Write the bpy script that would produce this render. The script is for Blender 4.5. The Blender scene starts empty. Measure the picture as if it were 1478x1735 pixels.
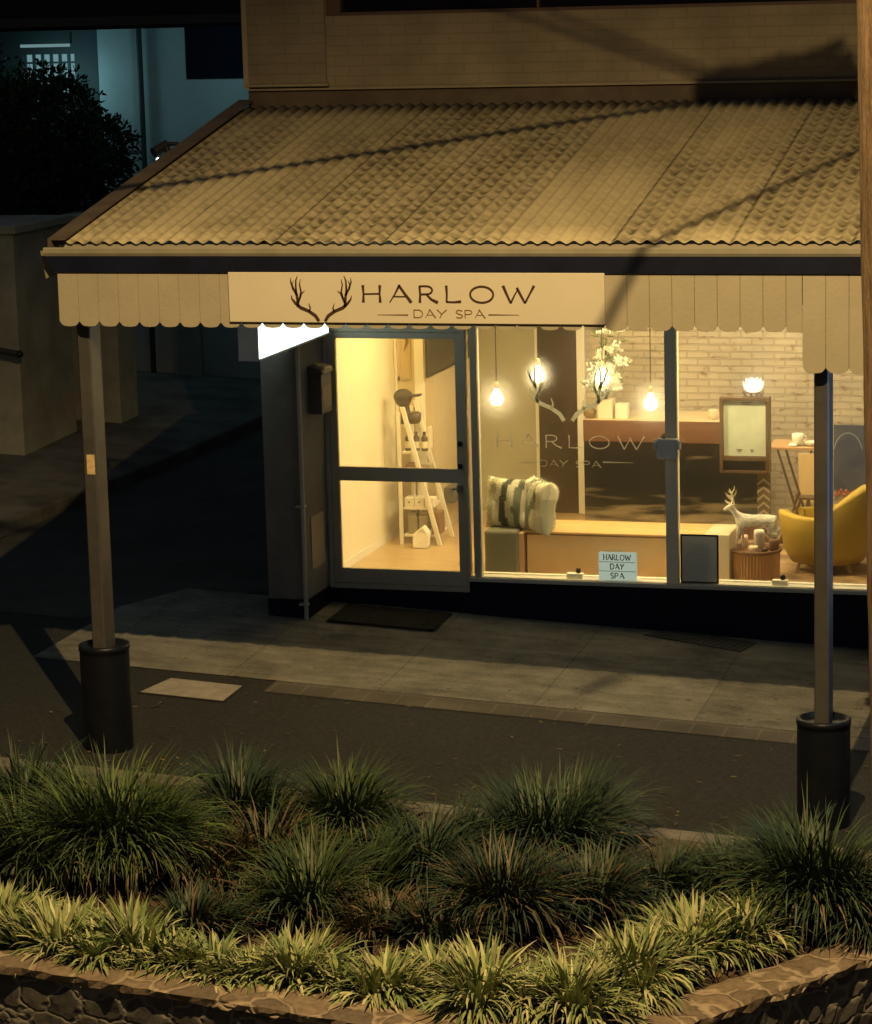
import bpy, math, random
from mathutils import Vector, Matrix
random.seed(7)
SC=bpy.context.scene; COL=SC.collection
rad=math.radians
# ---------------------------------------------------------------- camera
F=4680.;CX,CY=739.,867.5
cX=Vector((16240,447,-4680)).normalized(); cZ=-Vector((661,25000,4680)).normalized()
cZ=(cZ-cX*cZ.dot(cX)).normalized(); cY=cX.cross(cZ); cY=Vector((cZ.y*cX.z-cZ.z*cX.y, cZ.z*cX.x-cZ.x*cX.z, cZ.x*cX.y-cZ.y*cX.x))
def w(v): return Vector((cX.dot(v),cY.dot(v),cZ.dot(v)))
def ray(px,py): return w(Vector(((px-CX)/F,(py-CY)/F,1.)))
CAM=-ray(680,990)*23.0
def at(px,py,Y=None,Z=None,X=None):
    "point of the place seen at this spot of the photograph, on a plane of the given distance"
    d=ray(px,py)
    t=(Y-CAM.y)/d.y if Y is not None else (Z-CAM.z)/d.z if Z is not None else (X-CAM.x)/d.x
    return CAM+d*t
def gz(x,y): return -.2-.05*x+.03*y
def gr(px,py,dz=0.):
    d=ray(px,py); a=Vector((.05,-.03,1.)); t=(-.2+dz-a.dot(CAM))/a.dot(d); return CAM+d*t
cam=bpy.data.objects.new('camera',bpy.data.cameras.new('camera')); COL.objects.link(cam); SC.camera=cam
cam.matrix_world=Matrix.Translation(CAM)@Matrix((w(Vector((1,0,0))),w(Vector((0,-1,0))),w(Vector((0,0,-1))))).transposed().to_4x4()
cam.data.sensor_fit='HORIZONTAL'; cam.data.sensor_width=36; cam.data.lens=36*F/1478
cam.data.clip_start=.5; cam.data.clip_end=600
# ---------------------------------------------------------------- world, light, exposure
W=bpy.data.worlds.new('World'); SC.world=W; W.use_nodes=True
nt=W.node_tree; bg=nt.nodes['Background']; sk=nt.nodes.new('ShaderNodeTexSky'); sk.sky_type='NISHITA'; sk.sun_disc=False
sk.sun_elevation=rad(-2); sk.sun_rotation=rad(10)
nt.links.new(sk.outputs[0],bg.inputs[0]); bg.inputs[1].default_value=.33
SC.view_settings.view_transform='Standard'; SC.view_settings.look='None'; SC.view_settings.exposure=0; SC.view_settings.gamma=1
LAMP=Vector((4.0,-11.4,9.5))
def light(name,kind,loc,power,color,**k):
    l=bpy.data.lights.new(name,kind); l.energy=power; l.color=color
    for a,b in k.items(): setattr(l,a,b)
    o=bpy.data.objects.new(name,l); o.location=loc; COL.objects.link(o); return o
# the street lamp over the road: a full cut-off head pointing down
sl=light('street_lamp_light','SPOT',LAMP,5700,(1,.66,.27),shadow_soft_size=.045,spot_size=rad(144),spot_blend=.5)
sl.rotation_euler=(0,0,0)
# room lights of the shop (ceiling down-lights)
ROOMC=(1,.62,.22)
for (x,y,e,c) in ((-.05,.95,27,(1,.63,.165)),(1.2,1.5,24,(1,.74,.34)),(2.6,1.9,33,(1,.83,.50)),(3.7,1.4,17,(1,.80,.48)),(1.5,.17,80,(1,.72,.32)),(3.0,.17,60,(1,.72,.32))):
    a=light('room_downlight','AREA',(x,y,2.62),e,c,shape='DISK',size=.28); a.rotation_euler=(0,0,0)
# cold fluorescent light of the neighbour's carport, and the light of the sign next door
light('carport_light','POINT',(-6.9,9.1,3.9),8,(.42,.9,1),shadow_soft_size=.15)
light('carport_light','POINT',(-4.6,8.3,4.25),9,(.42,.9,1),shadow_soft_size=.15)
# ---------------------------------------------------------------- materials
MATS={}
def mat(name,col,rough=.7,metal=0.,var=0.,vscale=3.,bump=0.,bscale=40.,col2=None,spec=.5,tint=False,sub=0.,stretch=None):
    if name in MATS: return MATS[name]
    m=bpy.data.materials.new(name); m.use_nodes=True; n=m.node_tree; b=n.nodes['Principled BSDF']
    b.inputs['Roughness'].default_value=rough; b.inputs['Metallic'].default_value=metal
    b.inputs['Specular IOR Level'].default_value=spec
    c4=(*col,1); b.inputs['Base Color'].default_value=c4
    tc=n.nodes.new('ShaderNodeTexCoord'); co=tc.outputs['Object']
    if stretch:
        mp=n.nodes.new('ShaderNodeMapping'); mp.inputs['Scale'].default_value=stretch; n.links.new(co,mp.inputs[0]); co=mp.outputs[0]
    out=None
    if var or col2:
        t=n.nodes.new('ShaderNodeTexNoise'); t.inputs['Scale'].default_value=vscale; t.inputs['Detail'].default_value=6; t.inputs['Roughness'].default_value=.65
        n.links.new(co,t.inputs['Vector'])
        r=n.nodes.new('ShaderNodeMapRange'); r.inputs[1].default_value=.32; r.inputs[2].default_value=.68; n.links.new(t.outputs[0],r.inputs[0])
        mx=n.nodes.new('ShaderNodeMix'); mx.data_type='RGBA'; mx.inputs[6].default_value=(*[max(0,x*(1-var)) for x in col],1)
        mx.inputs[7].default_value=(*(col2 if col2 else [min(1,x*(1+var)) for x in col]),1)
        n.links.new(r.outputs[0],mx.inputs[0]); out=mx.outputs[2]
    if tint:
        at_=n.nodes.new('ShaderNodeAttribute'); at_.attribute_name='tint'
        mm=n.nodes.new('ShaderNodeMix'); mm.data_type='RGBA'; mm.blend_type='MULTIPLY'; mm.inputs[0].default_value=1
        if out: n.links.new(out,mm.inputs[6])
        else: mm.inputs[6].default_value=c4
        n.links.new(at_.outputs['Color'],mm.inputs[7]); out=mm.outputs[2]
    if out: n.links.new(out,b.inputs['Base Color'])
    if bump:
        t2=n.nodes.new('ShaderNodeTexNoise'); t2.inputs['Scale'].default_value=bscale; t2.inputs['Detail'].default_value=5; n.links.new(co,t2.inputs['Vector'])
        bp=n.nodes.new('ShaderNodeBump'); bp.inputs['Strength'].default_value=bump; bp.inputs['Distance'].default_value=.02
        n.links.new(t2.outputs[0],bp.inputs['Height']); n.links.new(bp.outputs[0],b.inputs['Normal'])
    if sub:
        b.inputs['Transmission Weight'].default_value=0; b.inputs['Subsurface Weight'].default_value=sub
    MATS[name]=m; return m
def emit(name,col,strength):
    if name in MATS: return MATS[name]
    m=bpy.data.materials.new(name); m.use_nodes=True; n=m.node_tree; n.nodes.clear()
    e=n.nodes.new('ShaderNodeEmission'); e.inputs[0].default_value=(*col,1); e.inputs[1].default_value=strength
    o=n.nodes.new('ShaderNodeOutputMaterial'); n.links.new(e.outputs[0],o.inputs[0]); MATS[name]=m; return m
def glass(name,tint=(1,1,1),refl=1.):
    m=bpy.data.materials.new(name); m.use_nodes=True; n=m.node_tree; n.nodes.clear()
    t=n.nodes.new('ShaderNodeBsdfTransparent'); t.inputs[0].default_value=(*tint,1)
    g=n.nodes.new('ShaderNodeBsdfGlossy'); g.inputs['Roughness'].default_value=.03
    f=n.nodes.new('ShaderNodeFresnel'); f.inputs[0].default_value=1.45
    mu=n.nodes.new('ShaderNodeMath'); mu.operation='MULTIPLY'; mu.inputs[1].default_value=refl; n.links.new(f.outputs[0],mu.inputs[0])
    x=n.nodes.new('ShaderNodeMixShader'); n.links.new(mu.outputs[0],x.inputs[0]); n.links.new(t.outputs[0],x.inputs[1]); n.links.new(g.outputs[0],x.inputs[2])
    rf_=n.nodes.new('ShaderNodeBsdfRefraction'); rf_.inputs['IOR'].default_value=1.3; rf_.inputs['Roughness'].default_value=.58; ge=n.nodes.new('ShaderNodeNewGeometry'); n.links.new(ge.outputs['Incoming'],rf_.inputs['Normal']); rf_.inputs[0].default_value=(1,1,1,1)
    x2=n.nodes.new('ShaderNodeMixShader'); x2.inputs[0].default_value=.10; n.links.new(x.outputs[0],x2.inputs[1]); n.links.new(rf_.outputs[0],x2.inputs[2])
    o=n.nodes.new('ShaderNodeOutputMaterial'); n.links.new(x2.outputs[0],o.inputs[0]); MATS[name]=m; return m
def N(m): return m.node_tree.nodes,m.node_tree.links,m.node_tree.nodes['Principled BSDF']
def brick_mat(name,c1,c2,mortar,bw=.235,bh=.078,mort=.008,bump=.5,axis='XZ',holes=None,rough=.8,blot=.25):
    m=mat(name,c1,rough); n,l,b=N(m)
    tc=n.new('ShaderNodeTexCoord'); s=n.new('ShaderNodeSeparateXYZ'); c=n.new('ShaderNodeCombineXYZ'); l.new(tc.outputs['Object'],s.inputs[0])
    l.new(s.outputs['Y' if axis=='YZ' else 'X'],c.inputs[0]); l.new(s.outputs['Y' if axis=='XY' else 'Z'],c.inputs[1])
    t=n.new('ShaderNodeTexBrick'); t.inputs['Scale'].default_value=1; t.inputs['Brick Width'].default_value=bw; t.inputs['Row Height'].default_value=bh
    t.inputs['Mortar Size'].default_value=mort; t.inputs['Mortar Smooth'].default_value=.3
    t.inputs['Color1'].default_value=(*c1,1); t.inputs['Color2'].default_value=(*c2,1); t.inputs['Mortar'].default_value=(*mortar,1)
    wn=n.new('ShaderNodeTexNoise'); wn.inputs['Scale'].default_value=9; l.new(c.outputs[0],wn.inputs['Vector'])
    vm=n.new('ShaderNodeVectorMath'); vm.operation='SCALE'; vm.inputs[3].default_value=.012; l.new(wn.outputs['Color'],vm.inputs[0])
    va=n.new('ShaderNodeVectorMath'); l.new(c.outputs[0],va.inputs[0]); l.new(vm.outputs[0],va.inputs[1]); l.new(va.outputs[0],t.inputs['Vector'])
    ns=n.new('ShaderNodeTexNoise'); ns.inputs['Scale'].default_value=2.2; ns.inputs['Detail'].default_value=7; l.new(tc.outputs['Object'],ns.inputs['Vector'])
    mr=n.new('ShaderNodeMapRange'); mr.inputs[1].default_value=.3; mr.inputs[2].default_value=.7; mr.inputs[3].default_value=1-blot; mr.inputs[4].default_value=1; l.new(ns.outputs[0],mr.inputs[0])
    mx=n.new('ShaderNodeMix'); mx.data_type='RGBA'; mx.blend_type='MULTIPLY'; mx.inputs[0].default_value=1
    l.new(t.outputs['Color'],mx.inputs[6]); l.new(mr.outputs[0],mx.inputs[7]); out=mx.outputs[2]
    if holes:
        h=n.new('ShaderNodeTexNoise'); h.inputs['Scale'].default_value=9; h.inputs['Detail'].default_value=3
        mp=n.new('ShaderNodeMapping'); mp.inputs['Scale'].default_value=(.8,1.7,1); l.new(c.outputs[0],mp.inputs[0]); l.new(mp.outputs[0],h.inputs['Vector'])
        r2=n.new('ShaderNodeMapRange'); r2.inputs[1].default_value=.60; r2.inputs[2].default_value=.70; l.new(h.outputs[0],r2.inputs[0])
        m2=n.new('ShaderNodeMix'); m2.data_type='RGBA'; m2.inputs[7].default_value=(*holes,1); l.new(r2.outputs[0],m2.inputs[0]); l.new(out,m2.inputs[6]); out=m2.outputs[2]
    l.new(out,b.inputs['Base Color'])
    bp=n.new('ShaderNodeBump'); bp.inputs['Strength'].default_value=bump; bp.inputs['Distance'].default_value=.01; bp.invert=True
    l.new(t.outputs['Fac'],bp.inputs['Height']); l.new(bp.outputs[0],b.inputs['Normal']); return m
# ---------------------------------------------------------------- mesh helpers (geometry is given in world coordinates)
class MB:
    def __init__(s): s.v=[];s.f=[];s.sm=[];s.t=[];s.ct=None
    def add(s,vs,fs,sm=False,t=None):
        k=len(s.v); s.v+= [tuple(p) for p in vs]
        for f in fs: s.f.append([i+k for i in f]); s.sm.append(sm); s.t.append(t or s.ct)
        return s
    def box(s,x0,x1,y0,y1,z0,z1):
        v=[(x,y,z) for z in(z0,z1) for y in (y0,y1) for x in (x0,x1)]
        return s.add(v,[(0,2,3,1),(4,5,7,6),(0,1,5,4),(2,6,7,3),(0,4,6,2),(1,3,7,5)])
    def obox(s,c,sx,sy,sz,rz=0,rx=0,ry=0):
        M=Matrix.Translation(c)@Matrix.Rotation(rz,4,'Z')@Matrix.Rotation(rx,4,'X')@Matrix.Rotation(ry,4,'Y')
        v=[M@Vector((x*sx/2,y*sy/2,z*sz/2)) for z in(-1,1) for y in(-1,1) for x in(-1,1)]
        return s.add(v,[(0,2,3,1),(4,5,7,6),(0,1,5,4),(2,6,7,3),(0,4,6,2),(1,3,7,5)])
    def prism(s,poly,off):
        "closed outline of world points pushed by the vector off"
        n=len(poly); off=Vector(off); v=[Vector(p) for p in poly]; v+=[p+off for p in v]
        return s.add(v,[list(range(n))[::-1],list(range(n,2*n))]+[(i,(i+1)%n,(i+1)%n+n,i+n) for i in range(n)])
    def tube(s,pts,r,n=10,cap=True,sm=True):
        pts=[Vector(p) for p in pts]; rs=r if isinstance(r,(list,tuple)) else [r]*len(pts); v=[];f=[]
        up=Vector((0,0,1)); prev=None
        for i,p in enumerate(pts):
            d=(pts[min(i+1,len(pts)-1)]-pts[max(i-1,0)]).normalized()
            a=(prev-d*prev.dot(d)) if prev is not None else d.cross(up if abs(d.z)<.9 else Vector((1,0,0)))
            if a.length<1e-6: a=d.orthogonal()
            a.normalize(); prev=a; b=d.cross(a)
            for k in range(n):
                t=2*math.pi*k/n; v.append(p+(a*math.cos(t)+b*math.sin(t))*rs[i])
        for i in range(len(pts)-1):
            for k in range(n): f.append((i*n+k,i*n+(k+1)%n,(i+1)*n+(k+1)%n,(i+1)*n+k))
        s.add(v,f,sm)
        if cap: s.add(v[:n],[list(range(n))[::-1]]); s.add(v[-n:],[list(range(n))])
        return s
    def lathe(s,c,prof,n=24,sm=True):
        c=Vector(c); v=[];f=[]
        for r,z in prof:
            for k in range(n): t=2*math.pi*k/n; v.append(c+Vector((r*math.cos(t),r*math.sin(t),z)))
        for i in range(len(prof)-1):
            for k in range(n): f.append((i*n+k,i*n+(k+1)%n,(i+1)*n+(k+1)%n,(i+1)*n+k))
        s.add(v,f,sm); s.add(v[:n],[list(range(n))[::-1]]); s.add(v[-n:],[list(range(n))]); return s
    def ball(s,c,rx,ry=None,rz=None,n=12,m=8,jit=0):
        ry=ry or rx; rz=rz or rx; c=Vector(c); v=[];f=[]
        for i in range(m+1):
            ph=math.pi*i/m
            for k in range(n):
                t=2*math.pi*k/n; j=1+random.uniform(-jit,jit)
                v.append(c+Vector((rx*math.sin(ph)*math.cos(t),ry*math.sin(ph)*math.sin(t),rz*math.cos(ph)))*j if not jit else c+Vector((rx*j*math.sin(ph)*math.cos(t),ry*j*math.sin(ph)*math.sin(t),rz*j*math.cos(ph))))
        for i in range(m):
            for k in range(n): f.append((i*n+k,(i+1)*n+k,(i+1)*n+(k+1)%n,i*n+(k+1)%n))
        return s.add(v,f,True)
    def ribbon(s,pts,ws,off):
        "flat stroke of varying width in the XZ plane, given a thickness along Y"
        pts=[Vector(p) for p in pts]; L=[];R=[]
        for i,p in enumerate(pts):
            d=pts[min(i+1,len(pts)-1)]-pts[max(i-1,0)]; nrm=Vector((-d.z,0,d.x)).normalized()
            wd=ws[i] if isinstance(ws,(list,tuple)) else ws
            L.append(p+nrm*wd/2); R.append(p-nrm*wd/2)
        k=len(pts); o=Vector((0,off,0)); v=L+R+[p+o for p in L]+[p+o for p in R]; f=[]
        for i in range(k-1):
            f+= [(i,i+1,k+i+1,k+i),(2*k+i,3*k+i,3*k+i+1,2*k+i+1),(i,2*k+i,2*k+i+1,i+1),(k+i,k+i+1,3*k+i+1,3*k+i)]
        f+= [(0,k,3*k,2*k),(k-1,3*k-1,4*k-1,2*k-1)]
        return s.add(v,f)
    def build(s,name,m,parent=None,bevel=0,origin=None,solid=0,sub=0):
        if origin is None:
            xs=[p[0] for p in s.v];ys=[p[1] for p in s.v];zs=[p[2] for p in s.v]
            origin=Vector(((min(xs)+max(xs))/2,(min(ys)+max(ys))/2,min(zs)))
        origin=Vector(origin); me=bpy.data.meshes.new(name)
        me.from_pydata([Vector(p)-origin for p in s.v],[],s.f); me.materials.append(m)
        me.polygons.foreach_set('use_smooth',s.sm)
        if any(t is not None for t in s.t):
            at_=me.color_attributes.new('tint','FLOAT_COLOR','CORNER'); d=[]
            for p,t in zip(me.polygons,s.t): d+= [*(t or (1,1,1)),1]*p.loop_total
            at_.data.foreach_set('color',d)
        me.update(); o=bpy.data.objects.new(name,me); COL.objects.link(o)
        wp=Vector((0,0,0)); q=parent
        while q is not None: wp+=q.location; q=q.parent
        o.location=origin-wp
        if parent is not None: o.parent=parent
        if bevel:
            b=o.modifiers.new('bevel','BEVEL'); b.width=bevel; b.segments=2; b.limit_method='ANGLE'
        return o
def tag(o,label=None,cat=None,group=None,kind=None):
    if label:o['label']=label
    if cat:o['category']=cat
    if group:o['group']=group
    if kind:o['kind']=kind
    return o
def thing(name,loc,label,cat,group=None):
    o=bpy.data.objects.new(name,None); o.location=loc; o.empty_display_size=.1; COL.objects.link(o); return tag(o,label,cat,group)
def box(name,x0,x1,y0,y1,z0,z1,m,parent=None,bevel=0): return MB().box(x0,x1,y0,y1,z0,z1).build(name,m,parent,bevel)
def dup(root,off,label=None):
    r=root.copy(); COL.objects.link(r); r.location=root.location+Vector(off)
    if label:r['label']=label
    for ch in list(root.children):
        c=ch.copy(); COL.objects.link(c); c.parent=r
        for g in list(ch.children):
            d=g.copy(); COL.objects.link(d); d.parent=c
    return r
# ================================================================= GROUND
def sheet(name,x0,x1,y0,y1,dz,m,nx=1,ny=1,kind='structure',thick=0):
    b=MB()
    if thick:
        b.prism([(x0,y0,gz(x0,y0)+dz-thick),(x1,y0,gz(x1,y0)+dz-thick),(x1,y1,gz(x1,y1)+dz-thick),(x0,y1,gz(x0,y1)+dz-thick)],(0,0,thick))
    else: b.add([(x0,y0,gz(x0,y0)+dz),(x1,y0,gz(x1,y0)+dz),(x1,y1,gz(x1,y1)+dz),(x0,y1,gz(x0,y1)+dz)],[(0,1,2,3)])
    return tag(b.build(name,m,origin=(0,0,0)),kind=kind)
m_asph=mat('asphalt',(.021,.0245,.0255),.9,var=.55,vscale=26,bump=.8,bscale=150)
m_road=mat('road_asphalt',(.04,.04,.04),.9,var=.3,bump=.5,bscale=120)
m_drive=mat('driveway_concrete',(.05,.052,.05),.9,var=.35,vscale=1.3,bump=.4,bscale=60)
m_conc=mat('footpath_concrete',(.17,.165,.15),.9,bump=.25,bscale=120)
n,l,b=N(m_conc)
tc=n.new('ShaderNodeTexCoord'); s=n.new('ShaderNodeSeparateXYZ'); l.new(tc.outputs['Object'],s.inputs[0])
def mth(op,a,bv=None,n=n,l=l):
    q=n.new('ShaderNodeMath'); q.operation=op
    for i,x in enumerate((a,bv)):
        if x is None: continue
        if isinstance(x,(int,float)): q.inputs[i].default_value=x
        else: l.new(x,q.inputs[i])
    return q.outputs[0]
jx=mth('ABSOLUTE',mth('SUBTRACT',mth('FRACT',mth('DIVIDE',mth('ADD',s.outputs[0],.68+12*1.2),1.2)),.5))
jy=mth('ABSOLUTE',mth('SUBTRACT',mth('FRACT',mth('DIVIDE',mth('ADD',s.outputs[1],1.3+12*1.3),1.3)),.5))
j=mth('MAXIMUM',mth('GREATER_THAN',jx,.4935),mth('GREATER_THAN',jy,.4945))
wn=n.new('ShaderNodeTexWhiteNoise'); wn.noise_dimensions='2D'; cb=n.new('ShaderNodeCombineXYZ')
l.new(mth('FLOOR',mth('DIVIDE',mth('ADD',s.outputs[0],.68+12*1.2+.0),1.2)),cb.inputs[0]); l.new(mth('FLOOR',mth('DIVIDE',mth('ADD',s.outputs[1],1.3+12*1.3),1.3)),cb.inputs[1]); l.new(cb.outputs[0],wn.inputs['Vector'])
n1=n.new('ShaderNodeTexNoise'); n1.inputs['Scale'].default_value=2.1; n1.inputs['Detail'].default_value=9; n1.inputs['Roughness'].default_value=.7; l.new(tc.outputs['Object'],n1.inputs['Vector'])
n3=n.new('ShaderNodeTexNoise'); n3.inputs['Scale'].default_value=38; n3.inputs['Detail'].default_value=4; l.new(tc.outputs['Object'],n3.inputs['Vector'])
n4=n.new('ShaderNodeTexNoise'); n4.inputs['Scale'].default_value=4.; n4.inputs['Detail'].default_value=6; mp=n.new('ShaderNodeMapping'); mp.inputs['Scale'].default_value=(.5,2.2,1); l.new(tc.outputs['Object'],mp.inputs[0]); l.new(mp.outputs[0],n4.inputs['Vector'])
v=mth('ADD',mth('MULTIPLY',mth('SUBTRACT',n1.outputs[0],.5),2.2),mth('MULTIPLY',n3.outputs[0],.7)); v=mth('ADD',v,.5); v=mth('ADD',v,mth('MULTIPLY',mth('SUBTRACT',n4.outputs[0],.3),1.1)); v=mth('ADD',v,mth('MULTIPLY',wn.outputs[0],.2)); v=mth('MAXIMUM',mth('SUBTRACT',v,.25),.25)
v=mth('MULTIPLY',v,mth('SUBTRACT',1,mth('MULTIPLY',j,.32)))
mx=n.new('ShaderNodeMix'); mx.data_type='RGBA'; mx.blend_type='MULTIPLY'; mx.inputs[0].default_value=1; mx.inputs[6].default_value=(.178,.178,.152,1); l.new(v,mx.inputs[7]); l.new(mx.outputs[2],b.inputs['Base Color'])
m_paver=brick_mat('paver_band',(.115,.105,.088),(.09,.083,.07),(.145,.138,.118),bw=.245,bh=.6,mort=.012,bump=.5,axis='XY',blot=.55)
sheet('road',-120,120,-120,200,-.75,m_road)
tag(MB().prism([(-40,-4.72,gz(-40,-4.72)-.9),(12,-4.72,gz(12,-4.72)-.9),(12,40,gz(12,40)-.9),(-40,40,gz(-40,40)-.9)],(0,0,.9)).build('asphalt_path',m_asph,origin=(0,0,0)),kind='structure')
sheet('kerb',-40,12,-4.90,-4.723,.012,mat('kerb_stone',(.16,.15,.13),.9,var=.3,vscale=8,bump=.4),thick=.8)
# concrete slabs under the verandah; its left end is cut slantwise where the driveway crosses it
p=[(-2.28,-2.36),(12,-2.36),(12,-.01),(-1.9,-.01),(-2.22,-.75)]
tag(MB().add([(x,y,gz(x,y)+.006) for x,y in p],[range(len(p))]).build('footpath',m_conc,origin=(0,0,0)),kind='structure')
sheet('paver_strip',-.28,12,-2.66,-2.364,.005,m_paver)
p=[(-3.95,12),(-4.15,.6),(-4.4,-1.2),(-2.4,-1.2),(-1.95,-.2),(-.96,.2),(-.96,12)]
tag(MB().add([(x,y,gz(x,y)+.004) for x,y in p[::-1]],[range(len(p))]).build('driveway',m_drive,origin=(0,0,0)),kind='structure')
# raised strip beside the driveway
p=[(-12,-.2),(-4.9,-.2),(-4.35,.6),(-4.15,1.3),(-3.8,4.6),(-3.6,7.5),(-3.6,8.9),(-12,8.9)]
tag(MB().prism([(x,y,gz(x,y)-.02) for x,y in p],(0,0,.15)).build('raised_verge',mat('verge_concrete',(.12,.12,.11),.95,var=.5,vscale=1.8,bump=.5,bscale=30),bevel=.02,origin=(0,0,0)),kind='structure')
random.seed(55); b=MB()
for i in range(150):
    x,y=random.uniform(-1.8,5.),random.uniform(-4.6,-.2); r=random.uniform(.008,.022); z=gz(x,y)+.0075
    b.add([(x+r*math.cos(k)*random.uniform(.7,1.2),y+r*math.sin(k)*random.uniform(.7,1.2),z) for k in [j*math.pi/4 for j in range(8)]],[range(8)])
tag(b.build('gum_spots',mat('gum',(.045,.045,.042),.8),origin=(0,0,0)),'dark gum spots trodden into the footpath','gum spots',kind='stuff')
b=MB()
for i in range(260):
    x,y=random.uniform(-3.5,5.),random.uniform(-4.6,-.1) if random.random()<.5 else random.uniform(-4.65,-4.3); a_=random.uniform(0,6.28); L_=random.uniform(.012,.035); z=gz(x,y)+.010; c_,s_=math.cos(a_)*L_,math.sin(a_)*L_; g=random.uniform(.5,1.6)
    b.add([(x-c_,y-s_,z),(x+s_*.35,y-c_*.35,z+.004),(x+c_,y+s_,z+.003),(x-s_*.35,y+c_*.35,z+.001)],[(0,1,2,3)],False,(.15*g,.11*g,.05*g))
tag(b.build('fallen_leaves',mat('dry_leaves',(1,1,1),.9,tint=True),origin=(0,0,0)),'small dry leaves scattered on the footpath and asphalt','leaves',kind='stuff')
# pit lid, door mat, drain cover
lid=MB(); q=[gr(238,1175),gr(290,1152),gr(410,1165),gr(378,1190)]
lid.prism([(x.x,x.y,gz(x.x,x.y)+.004) for x in q[::-1]],(0,0,.012)); 
lidroot=thing('pit_lid',(q[0]+q[2])/2,'pale concrete pit lid set in the dark path beside the left black post sleeve','pit lid')
lid.build('lid',mat('pit_lid',(.30,.285,.25),.85,var=.2,vscale=9,bump=.3),lidroot,bevel=.003)
fr=MB(); c=(q[0]+q[1]+q[2]+q[3])/4
for i in range(4):
    a,b2=q[i],q[(i+1)%4]; A=c+(a-c)*1.05; B=c+(b2-c)*1.05; a2=c+(a-c)*1.008; b3=c+(b2-c)*1.008
    fr.prism([(p.x,p.y,gz(p.x,p.y)+.003) for p in (A,a2,b3,B)],(0,0,.009))
fr.build('rim',mat('dark_iron',(.03,.03,.03),.7,metal=.3),lidroot)
mt=MB(); 
nx_,ny_=34,18
for i in range(nx_):
    for k in range(ny_):
        x0=-.44+i*.9/nx_; y0=-.66+k*.56/ny_; mt.box(x0+.002,x0+.9/nx_-.002,y0+.002,y0+.56/ny_-.002,gz(x0,y0)+.012,gz(x0,y0)+.024+random.uniform(0,.004))
mt.add([(-.45,-.67,gz(-.45,-.67)+.013),(.47,-.67,gz(.47,-.67)+.013),(.47,-.09,gz(.47,-.09)+.013),(-.45,-.09,gz(-.45,-.09)+.013)],[(0,1,2,3)])
tag(mt.build('door_mat',mat('rubber_mat',(.018,.018,.018),.9)),'dark rubber mat lying in front of the glass shop door','door mat')
q=[gr(1090,1078),gr(1140,1068),gr(1283,1092),gr(1255,1107)]; gm=MB(); 
gm.prism([(x.x,x.y,gz(x.x,x.y)+.008) for x in (q[0],q[3],q[2],q[1])],(0,0,.006))
gm2=gm
for t in range(1,14):
    a=q[0].lerp(q[3],t/14); b2=q[1].lerp(q[2],t/14); gm2.tube([(a.x,a.y,gz(a.x,a.y)+.015),(b2.x,b2.y,gz(b2.x,b2.y)+.015)],.004,5)
tag(gm2.build('drain_cover',mat('drain_iron',(.06,.06,.055),.75,var=.3)),'dark rectangular drain cover in the footpath below the shop window','drain cover')
# ================================================================= SHOP BUILDING
GND=Vector((1.4,0,gz(1.4,0)))
shop=thing('shop_building',GND,'cream painted brick corner shop with lit glass front and dark blue base','shop')
m_up=brick_mat('cream_painted_brick',(.30,.265,.20),(.285,.25,.19),(.265,.235,.175),bump=.45,blot=.35)
m_trim=mat('cream_trim',(.30,.265,.20),.75,var=.15)
m_navy=mat('navy_base',(.005,.008,.024),.5,var=.3,vscale=4,spec=.25)
m_pier=mat('grey_render',(.16,.16,.15),.8,var=.2,bump=.3)
YU=-.6; XL,XR=-.955,6.2
zrt=3.98 # where the verandah roof meets the wall
wm=MB()  # upper wall with an opening for the upstairs window
wx0,wx1,wz0,wz1=-.30,5.2,4.675,6.2
ZT=7.2
def wallquads(b,x0,x1,z0,z1,hx0,hx1,hz0,hz1,y0,y1):
    b.box(x0,hx0,y0,y1,z0,z1); b.box(hx1,x1,y0,y1,z0,z1); b.box(hx0,hx1,y0,y1,z0,hz0); b.box(hx0,hx1,y0,y1,hz1,z1)
wallquads(wm,XL,XR,2.78,ZT,wx0,wx1,wz0,wz1,YU,YU+.22)
wm.build('upper_wall',m_up,shop,origin=(0,0,0))
box('wall_pilaster',XL-.0,-.303,YU-.035,YU-.002,4.158,ZT,m_up,shop,.004)
box('wall_ledge',XL-.012,-.285,YU-.055,YU-.002,4.135,4.157,m_trim,shop)
box('corner_strip',XL-.03,XL+.012,YU-.05,YU-.037,4.12,ZT,mat('corner_trim',(.36,.32,.25),.7),shop)
box('wall_flashing',XL,XR,YU-.03,YU-.002,3.93,4.105,mat('flashing_brown',(.10,.08,.065),.8,var=.3,vscale=3),shop)
box('flashing_lip',XL,XR,YU-.055,YU-.002,4.106,4.12,m_trim,shop)
uw=box('upper_window',wx0+.055,wx1,YU+.10,YU+.112,wz0+.01,wz1,mat('dark_window',(.01,.011,.02),.12),shop)
fm=MB(); fm.box(wx0,wx0+.11,YU+.03,YU+.098,wz0,wz1); fm.box(wx0+.11,wx1,YU+.05,YU+.098,wz0,wz0+.025)
fm.box(at(909,10,Y=YU).x-.008,at(909,10,Y=YU).x+.008,YU+.05,YU+.098,wz0+.026,wz1)
fm.build('window_frame',mat('brown_frame',(.12,.075,.06),.6),uw)
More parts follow.
